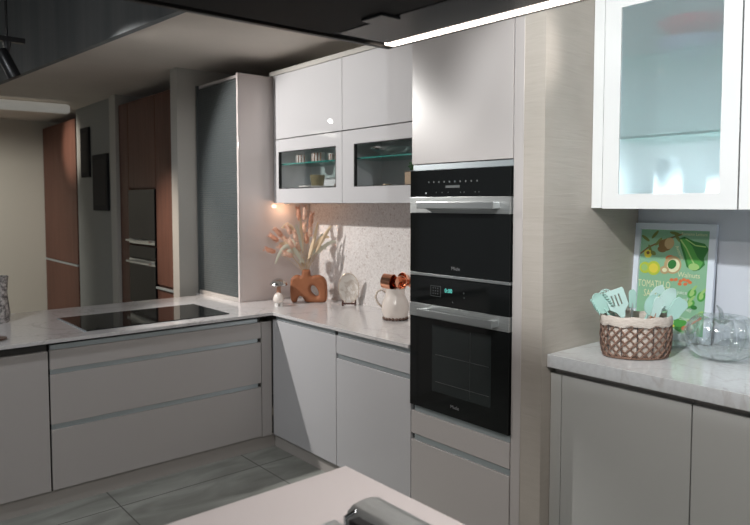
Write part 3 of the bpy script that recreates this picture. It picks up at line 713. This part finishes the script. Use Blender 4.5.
utensil('spatula', 'pale mint spatula in front of the centre spoon, wooden handle', 'utensil', wpos(.01, -.055, .03), wpos(.058, -.055, .205), [[(-.014, .13), (.014, .13), (.018, .150), (.018, .195), (.008, .205), (-.014, .202), (-.018, .19)]], .13, M['mint2'], M['mintwood'])
utensil('ladle', 'mint ladle leaning right over the front of the poster', 'utensil', wpos(.01, -.01, .03), wpos(.125, .0, .225), [egg(.030, .046, .212)], .17, M['mint2'], M['mint2'], 0, .018)
utensil('spatula', 'wide mint spatula leaning right, farthest right in the basket', 'utensil', wpos(.035, -.02, .03), wpos(.155, -.01, .19), [[(-.010, .135), (.010, .135), (.024, .158), (.028, .215), (.015, .228), (-.020, .226), (-.027, .21), (-.024, .158)]], .14, M['mint'], M['mint'])
utensil('slotted_spoon', 'tall mint spoon with pointed tip leaning right, behind the ladle', 'utensil', wpos(.0, .03, .03), wpos(.10, .04, .235), [[(-.008, .15), (.008, .15), (.024, .175), (.027, .21), (.015, .245), (0, .258), (-.018, .24), (-.027, .21), (-.024, .175)], sl(-.008, .185, .22), sl(.008, .185, .22)], .155, M['mint2'], M['mint'])

# glass bowl behind basket right, on counter (salad-bowl rim seen beside the basket)
tag(MB().lathe((2.60, 1.21, RC), [(.035, 0), (.045, .004), (.075, .05), (.078, .066), (.0755, .066), (.043, .008), (.002, .006)], 40).build('glass_bowl', M['clear'], None, True), 'small clear glass bowl between the basket and the glass pumpkin', 'bowl')
# glass pumpkin
gp = thing('glass_pumpkin', 'clear ribbed glass pumpkin with a curled stalk on the right worktop', 'ornament', (2.52, 1.0, RC))
prof = []
for k in range(25):
    a = -pi / 2 + pi * k / 24
    r = .127 * max(0.0, cos(a)) ** .62; z = .085 + .085 * sin(a)
    if k == 24: r = .012; z = .158
    if a > .9: z -= .030 * ((a - .9) / .67) ** 2
    if k == 0: r = .05; z = .003
    prof.append((max(r, .012), z))
MB().lathe((2.52, 1.0, RC), prof, 120, rib=.11, nrib=14).build('body', M['clear'], gp, True)
mb = MB(); mb.tube([(2.52, 1.0, RC + .135), (2.52, 1.0, RC + .150), (2.518, 1.002, RC + .168), (2.514, 1.008, RC + .185), (2.508, 1.016, RC + .196)], [.017, .011, .008, .0055, .003], 14)
mb.build('stalk', M['bowlglass'], gp, True)

# ------------------------------------------------------------------ items on the left worktop
# terracotta vase: sculptural body with arch and hole
vc = Vector((2.445, 3.535, C))
VM = Matrix.Translation(vc) @ Matrix(((.76, 0, .65 * -1, 0), (-.65, 0, -.76, 0), (0, 1, 0, 0), (0, 0, 0, 1)))
def sm(pts, it=3):
    for _ in range(it):
        q = []
        for i in range(len(pts)):
            a, b_ = pts[i], pts[(i + 1) % len(pts)]
            q += [(a[0] * .75 + b_[0] * .25, a[1] * .75 + b_[1] * .25), (a[0] * .25 + b_[0] * .75, a[1] * .25 + b_[1] * .75)]
        pts = q
    return pts
outer = sm([(-.118, 0), (-.122, .10), (-.116, .165), (-.070, .182), (-.050, .166), (-.042, .205), (-.036, .214), (.002, .214), (.008, .205), (.010, .168), (.045, .180), (.092, .172), (.118, .13), (.120, .06), (.118, 0), (.06, -.002), (-.025, -.002), (-.035, .03), (-.055, .046), (-.074, .03), (-.080, -.002)], 2)
hole = sm([(.028, .052), (.010, .075), (.014, .108), (.034, .112), (.058, .085), (.066, .052), (.052, .036)], 2)
me = curve_mesh([outer, hole], .014, .020, 5)
for v in me.vertices:
    if v.co.y < .004: v.co.y = max(v.co.y, .0005)
o = MB().add_mesh(me, VM).build('vase', M['terra'], None, True)
tag(o, 'terracotta sculptural vase with arch and oval hole holding dried flowers', 'vase')
vt = Vector((2.43, 3.548, C + .21))
lat = Vector((.76, -.65, 0)); dep = Vector((.65, .76, 0))
def fpos(px, py, d=0.): return vc + lat * ((px - 308) / 157.) + dep * d + Vector((0, 0, (302 - py) / 157.))
def arc(a, b_, sag, n=9):
    m_ = (a + b_) / 2 + Vector((0, 0, sag)); return [a * (1 - t) ** 2 + m_ * 2 * t * (1 - t) + b_ * t * t for t in [i / (n - 1) for i in range(n)]]
def bunny(px, py, d, sag, m, label, L=.05):
    end = fpos(px, py, d); st = vt + lat * random.uniform(-.012, .012) + Vector((0, 0, -.03))
    o = thing('dried_grass_stem', label, 'dried flower', st, 'dried stems in the terracotta vase'); p = arc(st, end, sag)
    MB().tube(p, .0014, 6).build('stem', M['stalk'], o)
    dr = (p[-1] - p[-2]).normalized(); q = dr.to_track_quat('Z', 'Y').to_matrix().to_4x4()
    mb = MB(); mb.blob(end - dr * L * .2, (.014, .014, L * .5), 2, q, .07)
    for k in range(110):
        a = random.uniform(0, 2 * pi); h = random.uniform(-.5, .55) * L; s_ = q @ Vector((cos(a) * .010, sin(a) * .010, h)); e_ = q @ Vector((cos(a) * .019, sin(a) * .019, h + .012))
        mb.tube([end - dr * L * .2 + s_, end - dr * L * .2 + e_], [.0014, .0004], 4)
    mb.build('flower_head', m, o, True)
def plume(px, py, d, sag, m, label, w=.010):
    end = fpos(px, py, d); st = vt + lat * random.uniform(-.012, .012) + Vector((0, 0, -.03))
    o = thing('dried_leaf_stem', label, 'dried leaf', st, 'dried leaves in the terracotta vase'); p = arc(st, end, sag, 14)
    MB().tube(p[:7], .0013, 6).build('stem', M['stalk'], o)
    rad = [w * sin(pi * (i + 1) / 10) ** .8 + .0008 for i in range(9)]
    MB().tube(p[5:], rad, 8, flat=.16).build('leaf', m, o, True)
T = [(277, 229, 'highest at far left', 1), (271, 235, 'pointing far left', 1), (283, 238, 'left, below the highest left head', 0), (268, 248, 'lowest at far left', 1), (287, 226, 'left of centre, facing up', 0), (297, 209, 'tall, just left of centre', 1), (305, 208, 'tallest, in the centre', 0), (311, 215, 'tall, just right of centre', 1), (303, 224, 'in the middle of the bouquet', 0), (295, 232, 'middle left of the bouquet', 0), (297, 243, 'low in the middle', 0), (305, 235, 'low centre, in front', 1), (290, 240, 'left of the low middle heads', 0), (280, 246, 'left and low, half hidden by leaves', 0), (309, 228, 'right of the middle head', 0), (286, 252, 'lowest left of centre', 0)]
for i, (px, py, w, k) in enumerate(T):
    bunny(px, py, (i % 3 - 1.2) * .04, .05 if px < 290 else .01, M['tuft2'] if k else M['tuft'], 'dried %s grass head, %s' % ('rust' if k else 'peach', w), .07 if i not in (5, 6, 7) else .095)
Lf = [(275, 262, .30, 'drooping at lower left', 0), (283, 254, .16, 'bent left at mid height', 0), (291, 256, .14, 'short, left of the stems', 0), (288, 238, .10, 'arching left', 0), (293, 246, .05, 'narrow, left of centre', 0), (331, 224, .05, 'reaching high right', 1), (329, 236, .16, 'arching right', 1), (335, 240, .10, 'farthest right', 0), (318, 220, .0, 'upright right of centre', 1), (299, 262, .10, 'lowest, in front of the neck', 0), (281, 226, .25, 'curled over at upper left', 1),
      (322, 232, .04, 'between the two right arching leaves', 0), (314, 236, .02, 'close to the centre on the right', 1), (300, 216, .0, 'tall and straight behind the heads', 1), (278, 243, .14, 'slanting at far left', 1), (325, 248, .14, 'low at the right', 0), (296, 222, .06, 'bending slightly left near the top', 0)]
for i, (px, py, s_, w, k) in enumerate(Lf):
    plume(px, py, (i % 4 - 1.8) * .03, s_, M['dryleaf2'] if k else M['dryleaf'], 'dried %s leaf, %s' % ('wheat coloured' if k else 'sage coloured', w), .012)
# mushrooms
ms = thing('mushroom_ornament', 'tall mushroom ornament with silver cap and copper stem, left of the vase', 'ornament', (2.255, 3.60, C))
MB().lathe((2.255, 3.60, C), [(.022, 0), (.024, .006), (.018, .04), (.014, .08), (.014, .122)], 24).build('stem', M['coppersolid'], ms, True)
MB().lathe((2.255, 3.60, C + .116), [(.016, .0), (.054, .002), (.058, .008), (.050, .024), (.032, .040), (.012, .047), (.001, .048)], 32).build('cap', M['silver'], ms, True)
ms = thing('mushroom_ornament', 'small white domed ornament on stubby legs in front of the silver-capped mushroom', 'ornament', (2.20, 3.515, C))
MB().lathe((2.20, 3.515, C + .020), [(.014, 0), (.030, .008), (.035, .026), (.030, .048), (.016, .062), (.001, .066)], 28).build('body', M['cream'], ms, True)
for k in range(4):
    a = k * pi / 2 + .6
    MB().tube([(2.20 + .018 * cos(a), 3.515 + .018 * sin(a), C), (2.20 + .016 * cos(a), 3.515 + .016 * sin(a), C + .028)], [.008, .009], 12).build('leg', M['whitecer'], ms, True)
# plate on stand
pc = Vector((2.56, 3.26, C))
PR = Matrix(((.70, -.16, -.70, 0), (-.714, -.16, -.68, 0), (0, .97, -.22, 0), (0, 0, 0, 1)))
ps = thing('plate_stand', 'small dark wooden stand holding the oval marbled plate', 'stand', pc)
for s in (-1, 1):
    b0 = pc + lat * .04 * s
    mb = MB(); mb.tube([b0 + Vector((0, 0, .005)) - dep * .030, b0 + Vector((0, 0, .006)) + dep * .03], .005, 8); mb.tube([b0 - dep * .028 + Vector((0, 0, .004)), b0 - dep * .030 + Vector((0, 0, .028))], [.005, .004], 8)
    mb.tube([b0 + dep * .024 + Vector((0, 0, .004)), b0 + dep * .045 + Vector((0, 0, .07))], [.005, .004], 8)
    mb.build('foot', M['wooddark'], ps, True)
MB().tube([pc + lat * .042 + Vector((0, 0, .012)) - dep * .012, pc - lat * .042 + Vector((0, 0, .012)) - dep * .012], .0055, 8).build('crossbar', M['wooddark'], ps, True)
pm = Matrix.Translation(pc - dep * .004 + Vector((0, 0, .112))) @ PR @ Matrix.Diagonal((.72, 1.12, 1, 1))
pt = thing('plate', 'oval cream marbled plate propped upright between vase and pitcher', 'plate', pc)
mb = MB(); mb.lathe((0, 0, 0), [(.05, -.006), (.075, .001), (.089, .008), (.090, .011), (.087, .0115), (.072, .005), (.05, -.001), (.001, -.001)], 48, pm); mb.build('dish', M['plate'], pt, True)
mb = MB(); mb.tube([pm @ Vector((.0895 * cos(2 * pi * j / 48), .0895 * sin(2 * pi * j / 48), .010)) for j in range(48)], .0018, 6, True); mb.build('rim', M['gold'], pt, True)
# pitcher
qc = Vector((2.447, 2.70, C))
pi_ = thing('pitcher', 'cream ceramic pitcher with dotted handle and brown scalloped foot, left of the ovens', 'pitcher', qc)
MB().lathe(qc, [(.058, 0), (.062, .006), (.073, .035), (.078, .065), (.073, .095), (.060, .125), (.052, .145), (.056, .168), (.058, .174), (.054, .174), (.048, .146), (.066, .09), (.066, .03), (.002, .012)], 40).build('body', M['cream'], pi_, True)
ha = -lat * 1.0
pts = [qc + ha * r + Vector((0, 0, z)) for r, z in ((.052, .150), (.075, .166), (.100, .155), (.110, .125), (.100, .095), (.084, .078), (.072, .072))]
h = MB().tube(pts, [.008, .0075, .007, .007, .007, .007, .007], 12).build('handle', M['cream'], pi_, True)
mb = MB()
for i in range(6):
    for f in (.2, .7):
        c = pts[i].lerp(pts[i + 1], f); mb.blob(c - dep * .006 + ha * .003, (.0035, .0035, .0035), 1)
mb.build('dots', M['gold'], h, True)
mb = MB()
for k in range(20):
    a = 2 * pi * k / 20; mb.blob(qc + Vector((.0635 * cos(a), .0635 * sin(a), .008)), (.0105, .0105, .0085), 2)
mb.build('scalloped_foot', M['browntrim'], pi_, True)
def mcup(c, ax, r, L, label):
    o = thing('measuring_cup', label, 'measuring cup', c, 'copper measuring cups in the pitcher'); q = Vector(ax).normalized().to_track_quat('Z', 'Y').to_matrix().to_4x4()
    MB().lathe(c, [(r * .8, -L / 2), (r * .95, -L / 2 + .004), (r, L / 2), (r + .0015, L / 2), (r - .002, L / 2 - .001), (r * .9, -L / 2 + .004), (.001, -L / 2 + .003)], 32, q).build('bowl', M['copper'], o, True)
    e_ = Vector(c) + q.to_3x3() @ Vector((r, 0, L / 2 - .004))
    if e_.z > c[2] + r * .3: e_ = Vector(c) + q.to_3x3() @ Vector((-r, 0, L / 2 - .004))
    MB().tube([e_, (e_ + qc + Vector((0, 0, .16))) / 2 + Vector((0, 0, .0)), qc + Vector((0, 0, .10)) + lat * (.3 * (Vector(c) - qc).dot(lat))], .0045, 8, flat=.4).build('handle', M['copper'], o, True)
mcup(tuple(qc - lat * .040 + Vector((0, 0, .212)) - dep * .012), tuple(-lat * .15 + lat * 1.1 - dep * .55 + Vector((0, 0, -.1))), .043, .062, 'largest copper measuring cup, lying at the left of the pitcher mouth')
mcup(tuple(qc + lat * .020 + Vector((0, 0, .208)) - dep * .022), tuple(lat * .5 - dep * 1. + Vector((0, 0, .1))), .036, .05, 'medium copper measuring cup facing forward in the centre of the pitcher mouth')
mcup(tuple(qc + lat * .050 + Vector((0, 0, .218)) + dep * .035), tuple(-lat * .6 - dep * .7 + Vector((0, 0, .3))), .034, .045, 'copper measuring cup behind the others in the pitcher')
mcup(tuple(qc + lat * .086 + Vector((0, 0, .200)) - dep * .0), tuple(lat * .9 + Vector((0, 0, .55))), .024, .036, 'smallest copper measuring cup, at the right of the pitcher mouth')
# cut glass jar and small dark dish at left edge
tag(MB().lathe((.745, 4.02, C), [(.05, 0), (.056, .01), (.058, .05), (.052, .10), (.046, .16), (.050, .22), (.054, .25), (.050, .25), (.042, .16), (.05, .05), (.002, .01)], 28).build('glass_jar', M['cutglass'], None, True), 'patterned cut-glass jar standing at the far left end of the worktop', 'jar')
tag(MB().lathe((.63, 3.50, C), [(.035, 0), (.05, .004), (.052, .010), (.002, .008)], 28).build('saucer', M['browntrim'], None, True), 'dark saucer on the worktop, cut off by the left edge of the photo', 'saucer')

# ------------------------------------------------------------------ island, steel appliance
isl = thing('kitchen_island', 'island with matt pale pinkish top in the foreground', 'island', (.5, .72, FZ))
MB().box(-.12, .968, .15, 1.247, .77, .80, .0012).build('island_top', M['islandtop'], isl)
mb = MB(); mb.box(-.08, .94, .18, 1.22, .05, .769); mb.build('body', M['satin'], isl)
MB().box(-.04, .90, .22, 1.18, FZ, .05).build('plinth', M['plinth'], isl)
sa = thing('steel_appliance', 'brushed steel appliance with rounded top edge on the island, cut off by photo bottom', 'appliance', (.78, .8, .80))
SX = .014
prof = [(.755, .801), (.756, .828), (.762, .840), (.775, .848), (.795, .851), (.822, .850), (.842, .843), (.856, .828), (.862, .812), (.863, .801)]
mb = MB(); mb.prism([(x + SX, .42, z) for x, z in prof], (0, .575, 0), .004); mb.build('rounded_cover', M['steel'], sa, True)
MB().box(.58, .760 + SX, .42, 1.035, .801, .808, .002).build('base_plate', M['steel2'], sa)
mb = MB(); mb.box(.735 + SX, .7605 + SX, .62, .958, .809, .843, .003); o = mb.build('side_recess', M['blackmet'], sa)
MB().box(.731 + SX, .7345 + SX, .64, .935, .816, .836, .001).build('recess_window', M['steel2'], o)
MB().tube([(.738 + SX, .97, .812), (.738 + SX, .97, .842), (.76 + SX, .965, .85)], .004, 8).build('latch', M['chrome'], sa, True)

# ------------------------------------------------------------------ hood
HZ = 1.85
hd = thing('range_hood', 'large flat black hood hanging over the island with a lit LED edge', 'hood', (.6, .82, HZ))
hx0, hx1, hy0, hy1 = -.05, 1.182, .42, 1.335
MB().box(hx0 + .01, hx1 - .012, hy0 + .01, hy1 - .012, HZ + .006, HZ + .075).build('housing', M['blackmet'], hd)
for i, a in enumerate(((hx0, hx1, hy1 - .014, hy1), (hx0, hx1, hy0, hy0 + .014), (hx0, hx0 + .014, hy0 + .014, hy1 - .014), (hx1 - .010, hx1, hy0 + .014, hy1 - .014))):
    MB().box(*a, HZ - .002, HZ + .08, .001).build('frame_rail', M['darkframe'], hd)
MB().box(hx1 - .042, hx1 - .0125, hy0 + .03, hy1 - .035, HZ - .0015, HZ + .006).build('light_strip', M['led'], hd)
MB().box(hx1 - .205, hx1 - .046, hy0 + .03, hy1 - .05, HZ - .0005, HZ + .006, .001).build('glossy_panel', M['blackgloss'], hd)
MB().box(hx0 + .03, hx1 - .215, hy0 + .03, hy1 - .04, HZ - .002, HZ + .006, .001).build('filter', M['mesh'], hd)
c_ = MB().box(.93, .985, 1.07, 1.14, HZ - .008, HZ - .001, .002).build('filter_latch', M['blackgloss'], hd)
hd.rotation_euler = (radians(.7), radians(-.65), 0); hd.location.z -= .013
L = bpy.data.lights.new('hood_led', 'AREA'); L.shape = 'RECTANGLE'; L.size = .02; L.size_y = .82; L.energy = 9; L.color = (1, .93, .89)
q = bpy.data.objects.new('lamp_light', L); COL.objects.link(q); q.parent = hd; q.location = (hx1 - .024 - .6, .87 - .82, -.006)
for x, y in ((.1, .55), (1.05, .55), (.1, 1.2), (1.05, 1.2)):
    MB().tube([(x, y, HZ + .07), (x, y, CZ + .98)], .003, 6).build('suspension_cable', M['chrome'], hd)

# ------------------------------------------------------------------ far room
wt = thing('wood_oven_cabinet', 'tall walnut cabinet with built-in ovens in the room behind', 'cabinet', (2.35, 5.2, FZ))
MB().box(2.075, 2.6, 4.545, 5.86, FZ, 2.29).build('body', M['wood'], wt)
for y0, y1, z0, z1 in ((4.55, 5.06, .80, 2.285), (5.07, 5.64, 1.565, 2.285), (5.65, 5.855, FZ + .08, 2.285), (4.55, 5.06, .06, .765), (5.07, 5.64, .06, .60)):
    d = MB().box(2.055, 2.074, y0, y1, z0, z1, .001).build('door', M['wood'], wt)
    if (y0, z0) == (4.55, .06): MB().box(2.035, 2.054, 4.56, 5.05, .768, .785, .002).build('grip_rail', M['rail'], d)
for label, z0, z1 in (('upper black oven in the walnut cabinet behind', 1.10, 1.555), ('lower black oven in the walnut cabinet behind', .61, 1.085)):
    ov = thing('oven', label, 'oven', (2.06, 5.35, z0))
    MB().box(2.045, 2.0745, 5.075, 5.635, z0, z1 - (.005 if z0 > 1 else .10), .002).build('door', M['bglass_far'], ov)
    if z0 < 1: MB().box(2.045, 2.0745, 5.075, 5.635, z1 - .098, z1, .002).build('control_panel', M['bglass_far'], ov)
    MB().box(2.043, 2.046, 5.08, 5.63, (z0 + .005) if z0 > 1 else z1 - .15, (z0 + .04) if z0 > 1 else z1 - .11).build('steel_band', M['steel2'], ov)
    h = MB().tube([(2.01, 5.1, z0 + .03 if z0 > 1 else z1 - .13), (2.01, 5.6, z0 + .03 if z0 > 1 else z1 - .13)], .009, 10).build('handle', M['steel2'], ov, True)
    for y in (5.13, 5.57): MB().tube([(2.01, y, z0 + .03 if z0 > 1 else z1 - .13), (2.044, y, z0 + .03 if z0 > 1 else z1 - .13)], .006, 8).build('handle_mount', M['steel2'], h)
wt = thing('wood_cabinet', 'tall walnut cabinet with two doors at far left, beside the beige wall', 'cabinet', (2.35, 7.7, FZ))
MB().box(2.075, 2.6, 7.10, 8.34, FZ, 2.30).build('body', M['wood'], wt)
MB().box(2.055, 2.074, 7.105, 8.335, .81, 2.295, .001).build('door', M['wood'], wt)
MB().box(2.055, 2.074, 7.105, 8.335, .06, .785, .001).build('door', M['wood'], wt)
MB().box(2.045, 2.06, 7.11, 8.33, .787, .806, .001).build('grip_rail', M['rail'], wt)
for y0, y1, z0, z1, lb in ((6.13, 6.53, 1.37, 1.89, 'dark picture on the grey passage wall, nearer the walnut oven cabinet'), (6.64, 6.88, 1.69, 2.17, 'smaller dark picture on the grey passage wall, nearer the beige wall')):
    p_ = thing('wall_picture', lb, 'picture', (2.05, (y0 + y1) / 2, z0))
    MB().box(2.035, 2.0595, y0, y1, z0, z1, .003).build('frame', M['pframe'], p_)
    MB().box(2.033, 2.036, y0 + .04, y1 - .04, z0 + .05, z1 - .05).build('print', M['pframe2'], p_)
tag(MB().tube([(-1.5, 6.9, 2.315), (1.84, 6.6, 2.315), (1.86, 6.6, 2.315)], [.045, .045, .035], 24).build('reflection_tube', M['tube'], None, True), 'long white tube under the ceiling at upper left, reflection imitated by added glow', 'lamp')  # added glow stands in for a reflection; no lamp here

# ------------------------------------------------------------------ track lights
def track_light(x, y, z, aim, label, power, size, blend, col, r=.05, lampz=None, group='black track spotlights'):
    t_ = thing('track_spotlight', label, 'spotlight', (x, y, z), group)
    MB().box(x - .13, x + .02, y - .018, y + .018, z + .005, z + .03, .003).build('adapter', M['blackmet'], t_)
    MB().tube([(x - .06, y, z + .005), (x - .06, y, z - .045), (x - .06, y, z - .09)], [.02, .011, .011], 12).build('arm', M['blackmet'], t_, True)
    MB().tube([(x - .06, y, z + .03), (x - .06, y, CZ + .98)], .006, 8).build('drop_rod', M['blackmet'], t_, True)
    d = (Vector(aim) - Vector((x - .06, y, z - .1))).normalized(); c = Vector((x - .06, y, z - .10))
    MB().tube([c - d * .07, c - d * .065, c + d * .07, c + d * .075], [.026, .03, .032, .032], 20).build('lamp_head', M['blackmet'], t_, True)
    if power:
        MB().tube([c + d * .0752, c + d * .0757], [.026, .026], 20).build('lens', M['lens'], t_)
        L = bpy.data.lights.new('spot', 'SPOT'); L.energy = power; L.spot_size = radians(size); L.spot_blend = blend; L.color = col; L.shadow_soft_size = r
        o = bpy.data.objects.new('lamp_light', L); COL.objects.link(o); o.parent = t_
        o.location = c + d * .085 - Vector((x, y, z)); o.rotation_euler = d.to_track_quat('-Z', 'Y').to_euler()
    return t_
W_ = (1, .97, .94)
track_light(.825, 3.72, 2.235, (1.0, 3.66, 1.6), 'black track spotlight at the upper left corner of the photo', 0, 60, .5, W_)
track_light(.56, 4.16, 2.46, (2.45, 3.1, 1.15), 'black track spotlight left of the photo aimed at the vase corner', 195, 70, .4, W_, .03)
track_light(.80, .78, 2.48, (2.60, 1.12, 1.42), 'black track spotlight above the hood aimed at the frosted cabinet', 120, 74, .45, (.97, .99, 1), .03)
track_light(.62, 5.5, 2.42, (2.07, 4.60, 1.0), 'black track spotlight aimed at the walnut oven cabinet', 190, 38, 1., (1, .86, .74), .05)
track_light(.62, 7.6, 2.42, (2.07, 7.25, 2.0), 'black track spotlight aimed at the far walnut cabinet', 140, 30, 1., (1, .88, .76), .05)
track_light(-.6, 6.3, 2.46, (1.2, 8.36, .7), 'black track spotlight washing the beige wall', 230, 76, .9, (1, .97, .9), .06)
track_light(-.5, 2.6, 2.66, (1.1, 3.9, .8), 'black track spotlight over the left worktop', 70, 70, .7, (.92, .96, 1), .06)
track_light(1.86, -.05, 2.27, (2.25, 3.8, 1.75), 'added black spotlight behind the camera brightening the tall glossy side panel', 60, 17, .8, (1, .93, .9), .03)  # extra lamp put in to lift the side panel's brightness
track_light(.72, -.30, 2.56, (2.45, 3.25, 1.72), 'black track spotlight behind the camera aimed at the wall cabinets', 95, 19, .5, (.95, .98, 1), .03)
# warm puck
L = bpy.data.lights.new('puck', 'POINT'); L.energy = .45; L.color = (1, .62, .4); L.shadow_soft_size = .015
o = bpy.data.objects.new('lamp_light', L); COL.objects.link(o); o.parent = lp; o.location = (0, 0, -.012)
# added fill light that brightens the inside of the frosted cabinet
L = bpy.data.lights.new('cabinet_fill', 'AREA'); L.shape = 'RECTANGLE'; L.size = .44; L.size_y = .03; L.energy = 1.9; L.color = (.90, .96, 1)
o = bpy.data.objects.new('lamp_light', L); COL.objects.link(o); o.location = (2.425 - 2.57, 0, 1.448 - 1.42); o.rotation_euler = Matrix(((0, .89, -.45), (1, 0, 0), (0, -.45, -.89))).to_euler(); o.parent = lk.parent
# ceiling panel behind the camera: the showroom's general lighting
for x, y, e, lb in ((-1.6, .2, 24, 'white ceiling light panel behind the camera on the left'), (.2, -1.6, 26, 'white ceiling light panel behind the camera on the right')):
    o = MB().box(x - .3, x + .3, y - .3, y + .3, CZ + .93, CZ + .97, .003); cl = thing('ceiling_light', lb, 'ceiling light', (x, y, CZ + .93)); o.build('housing', M['beam'], cl)
    MB().box(x - .28, x + .28, y - .28, y + .28, CZ + .926, CZ + .9295).build('diffuser', mat('panel_diffuser', (1, 1, 1), .5, emit=(1, .98, .95), es=1.5), cl)
    L = bpy.data.lights.new('panel', 'AREA'); L.size = .56; L.energy = e; L.color = (1, .98, .96)
    q = bpy.data.objects.new('lamp_light', L); COL.objects.link(q); q.parent = cl; q.location = (0, 0, -.01)

w = bpy.data.worlds.new('World'); S.world = w; w.use_nodes = True
w.node_tree.nodes['Background'].inputs[0].default_value = (.93, .96, 1, 1); w.node_tree.nodes['Background'].inputs[1].default_value = .14

# ------------------------------------------------------------------ camera
cd = bpy.data.cameras.new('camera'); cam = bpy.data.objects.new('camera', cd); COL.objects.link(cam)
cd.sensor_width = 36; cd.lens = 36 * 660 / 750; cd.shift_y = -(262.5 - 239.5) / 750
cam.location = (0, 0, 1.44); cam.rotation_euler = (pi / 2 - atan(36.5 / 660), 0, radians(49.59 - 90))
cd.dof.use_dof = True; cd.dof.focus_distance = 2.6; cd.dof.aperture_fstop = 4.0; cd.clip_start = .02
S.camera = cam
S.view_settings.view_transform = 'Standard'; S.view_settings.look = 'None'; S.view_settings.gamma = 1; S.view_settings.exposure = 0
S.view_settings.use_curve_mapping = False
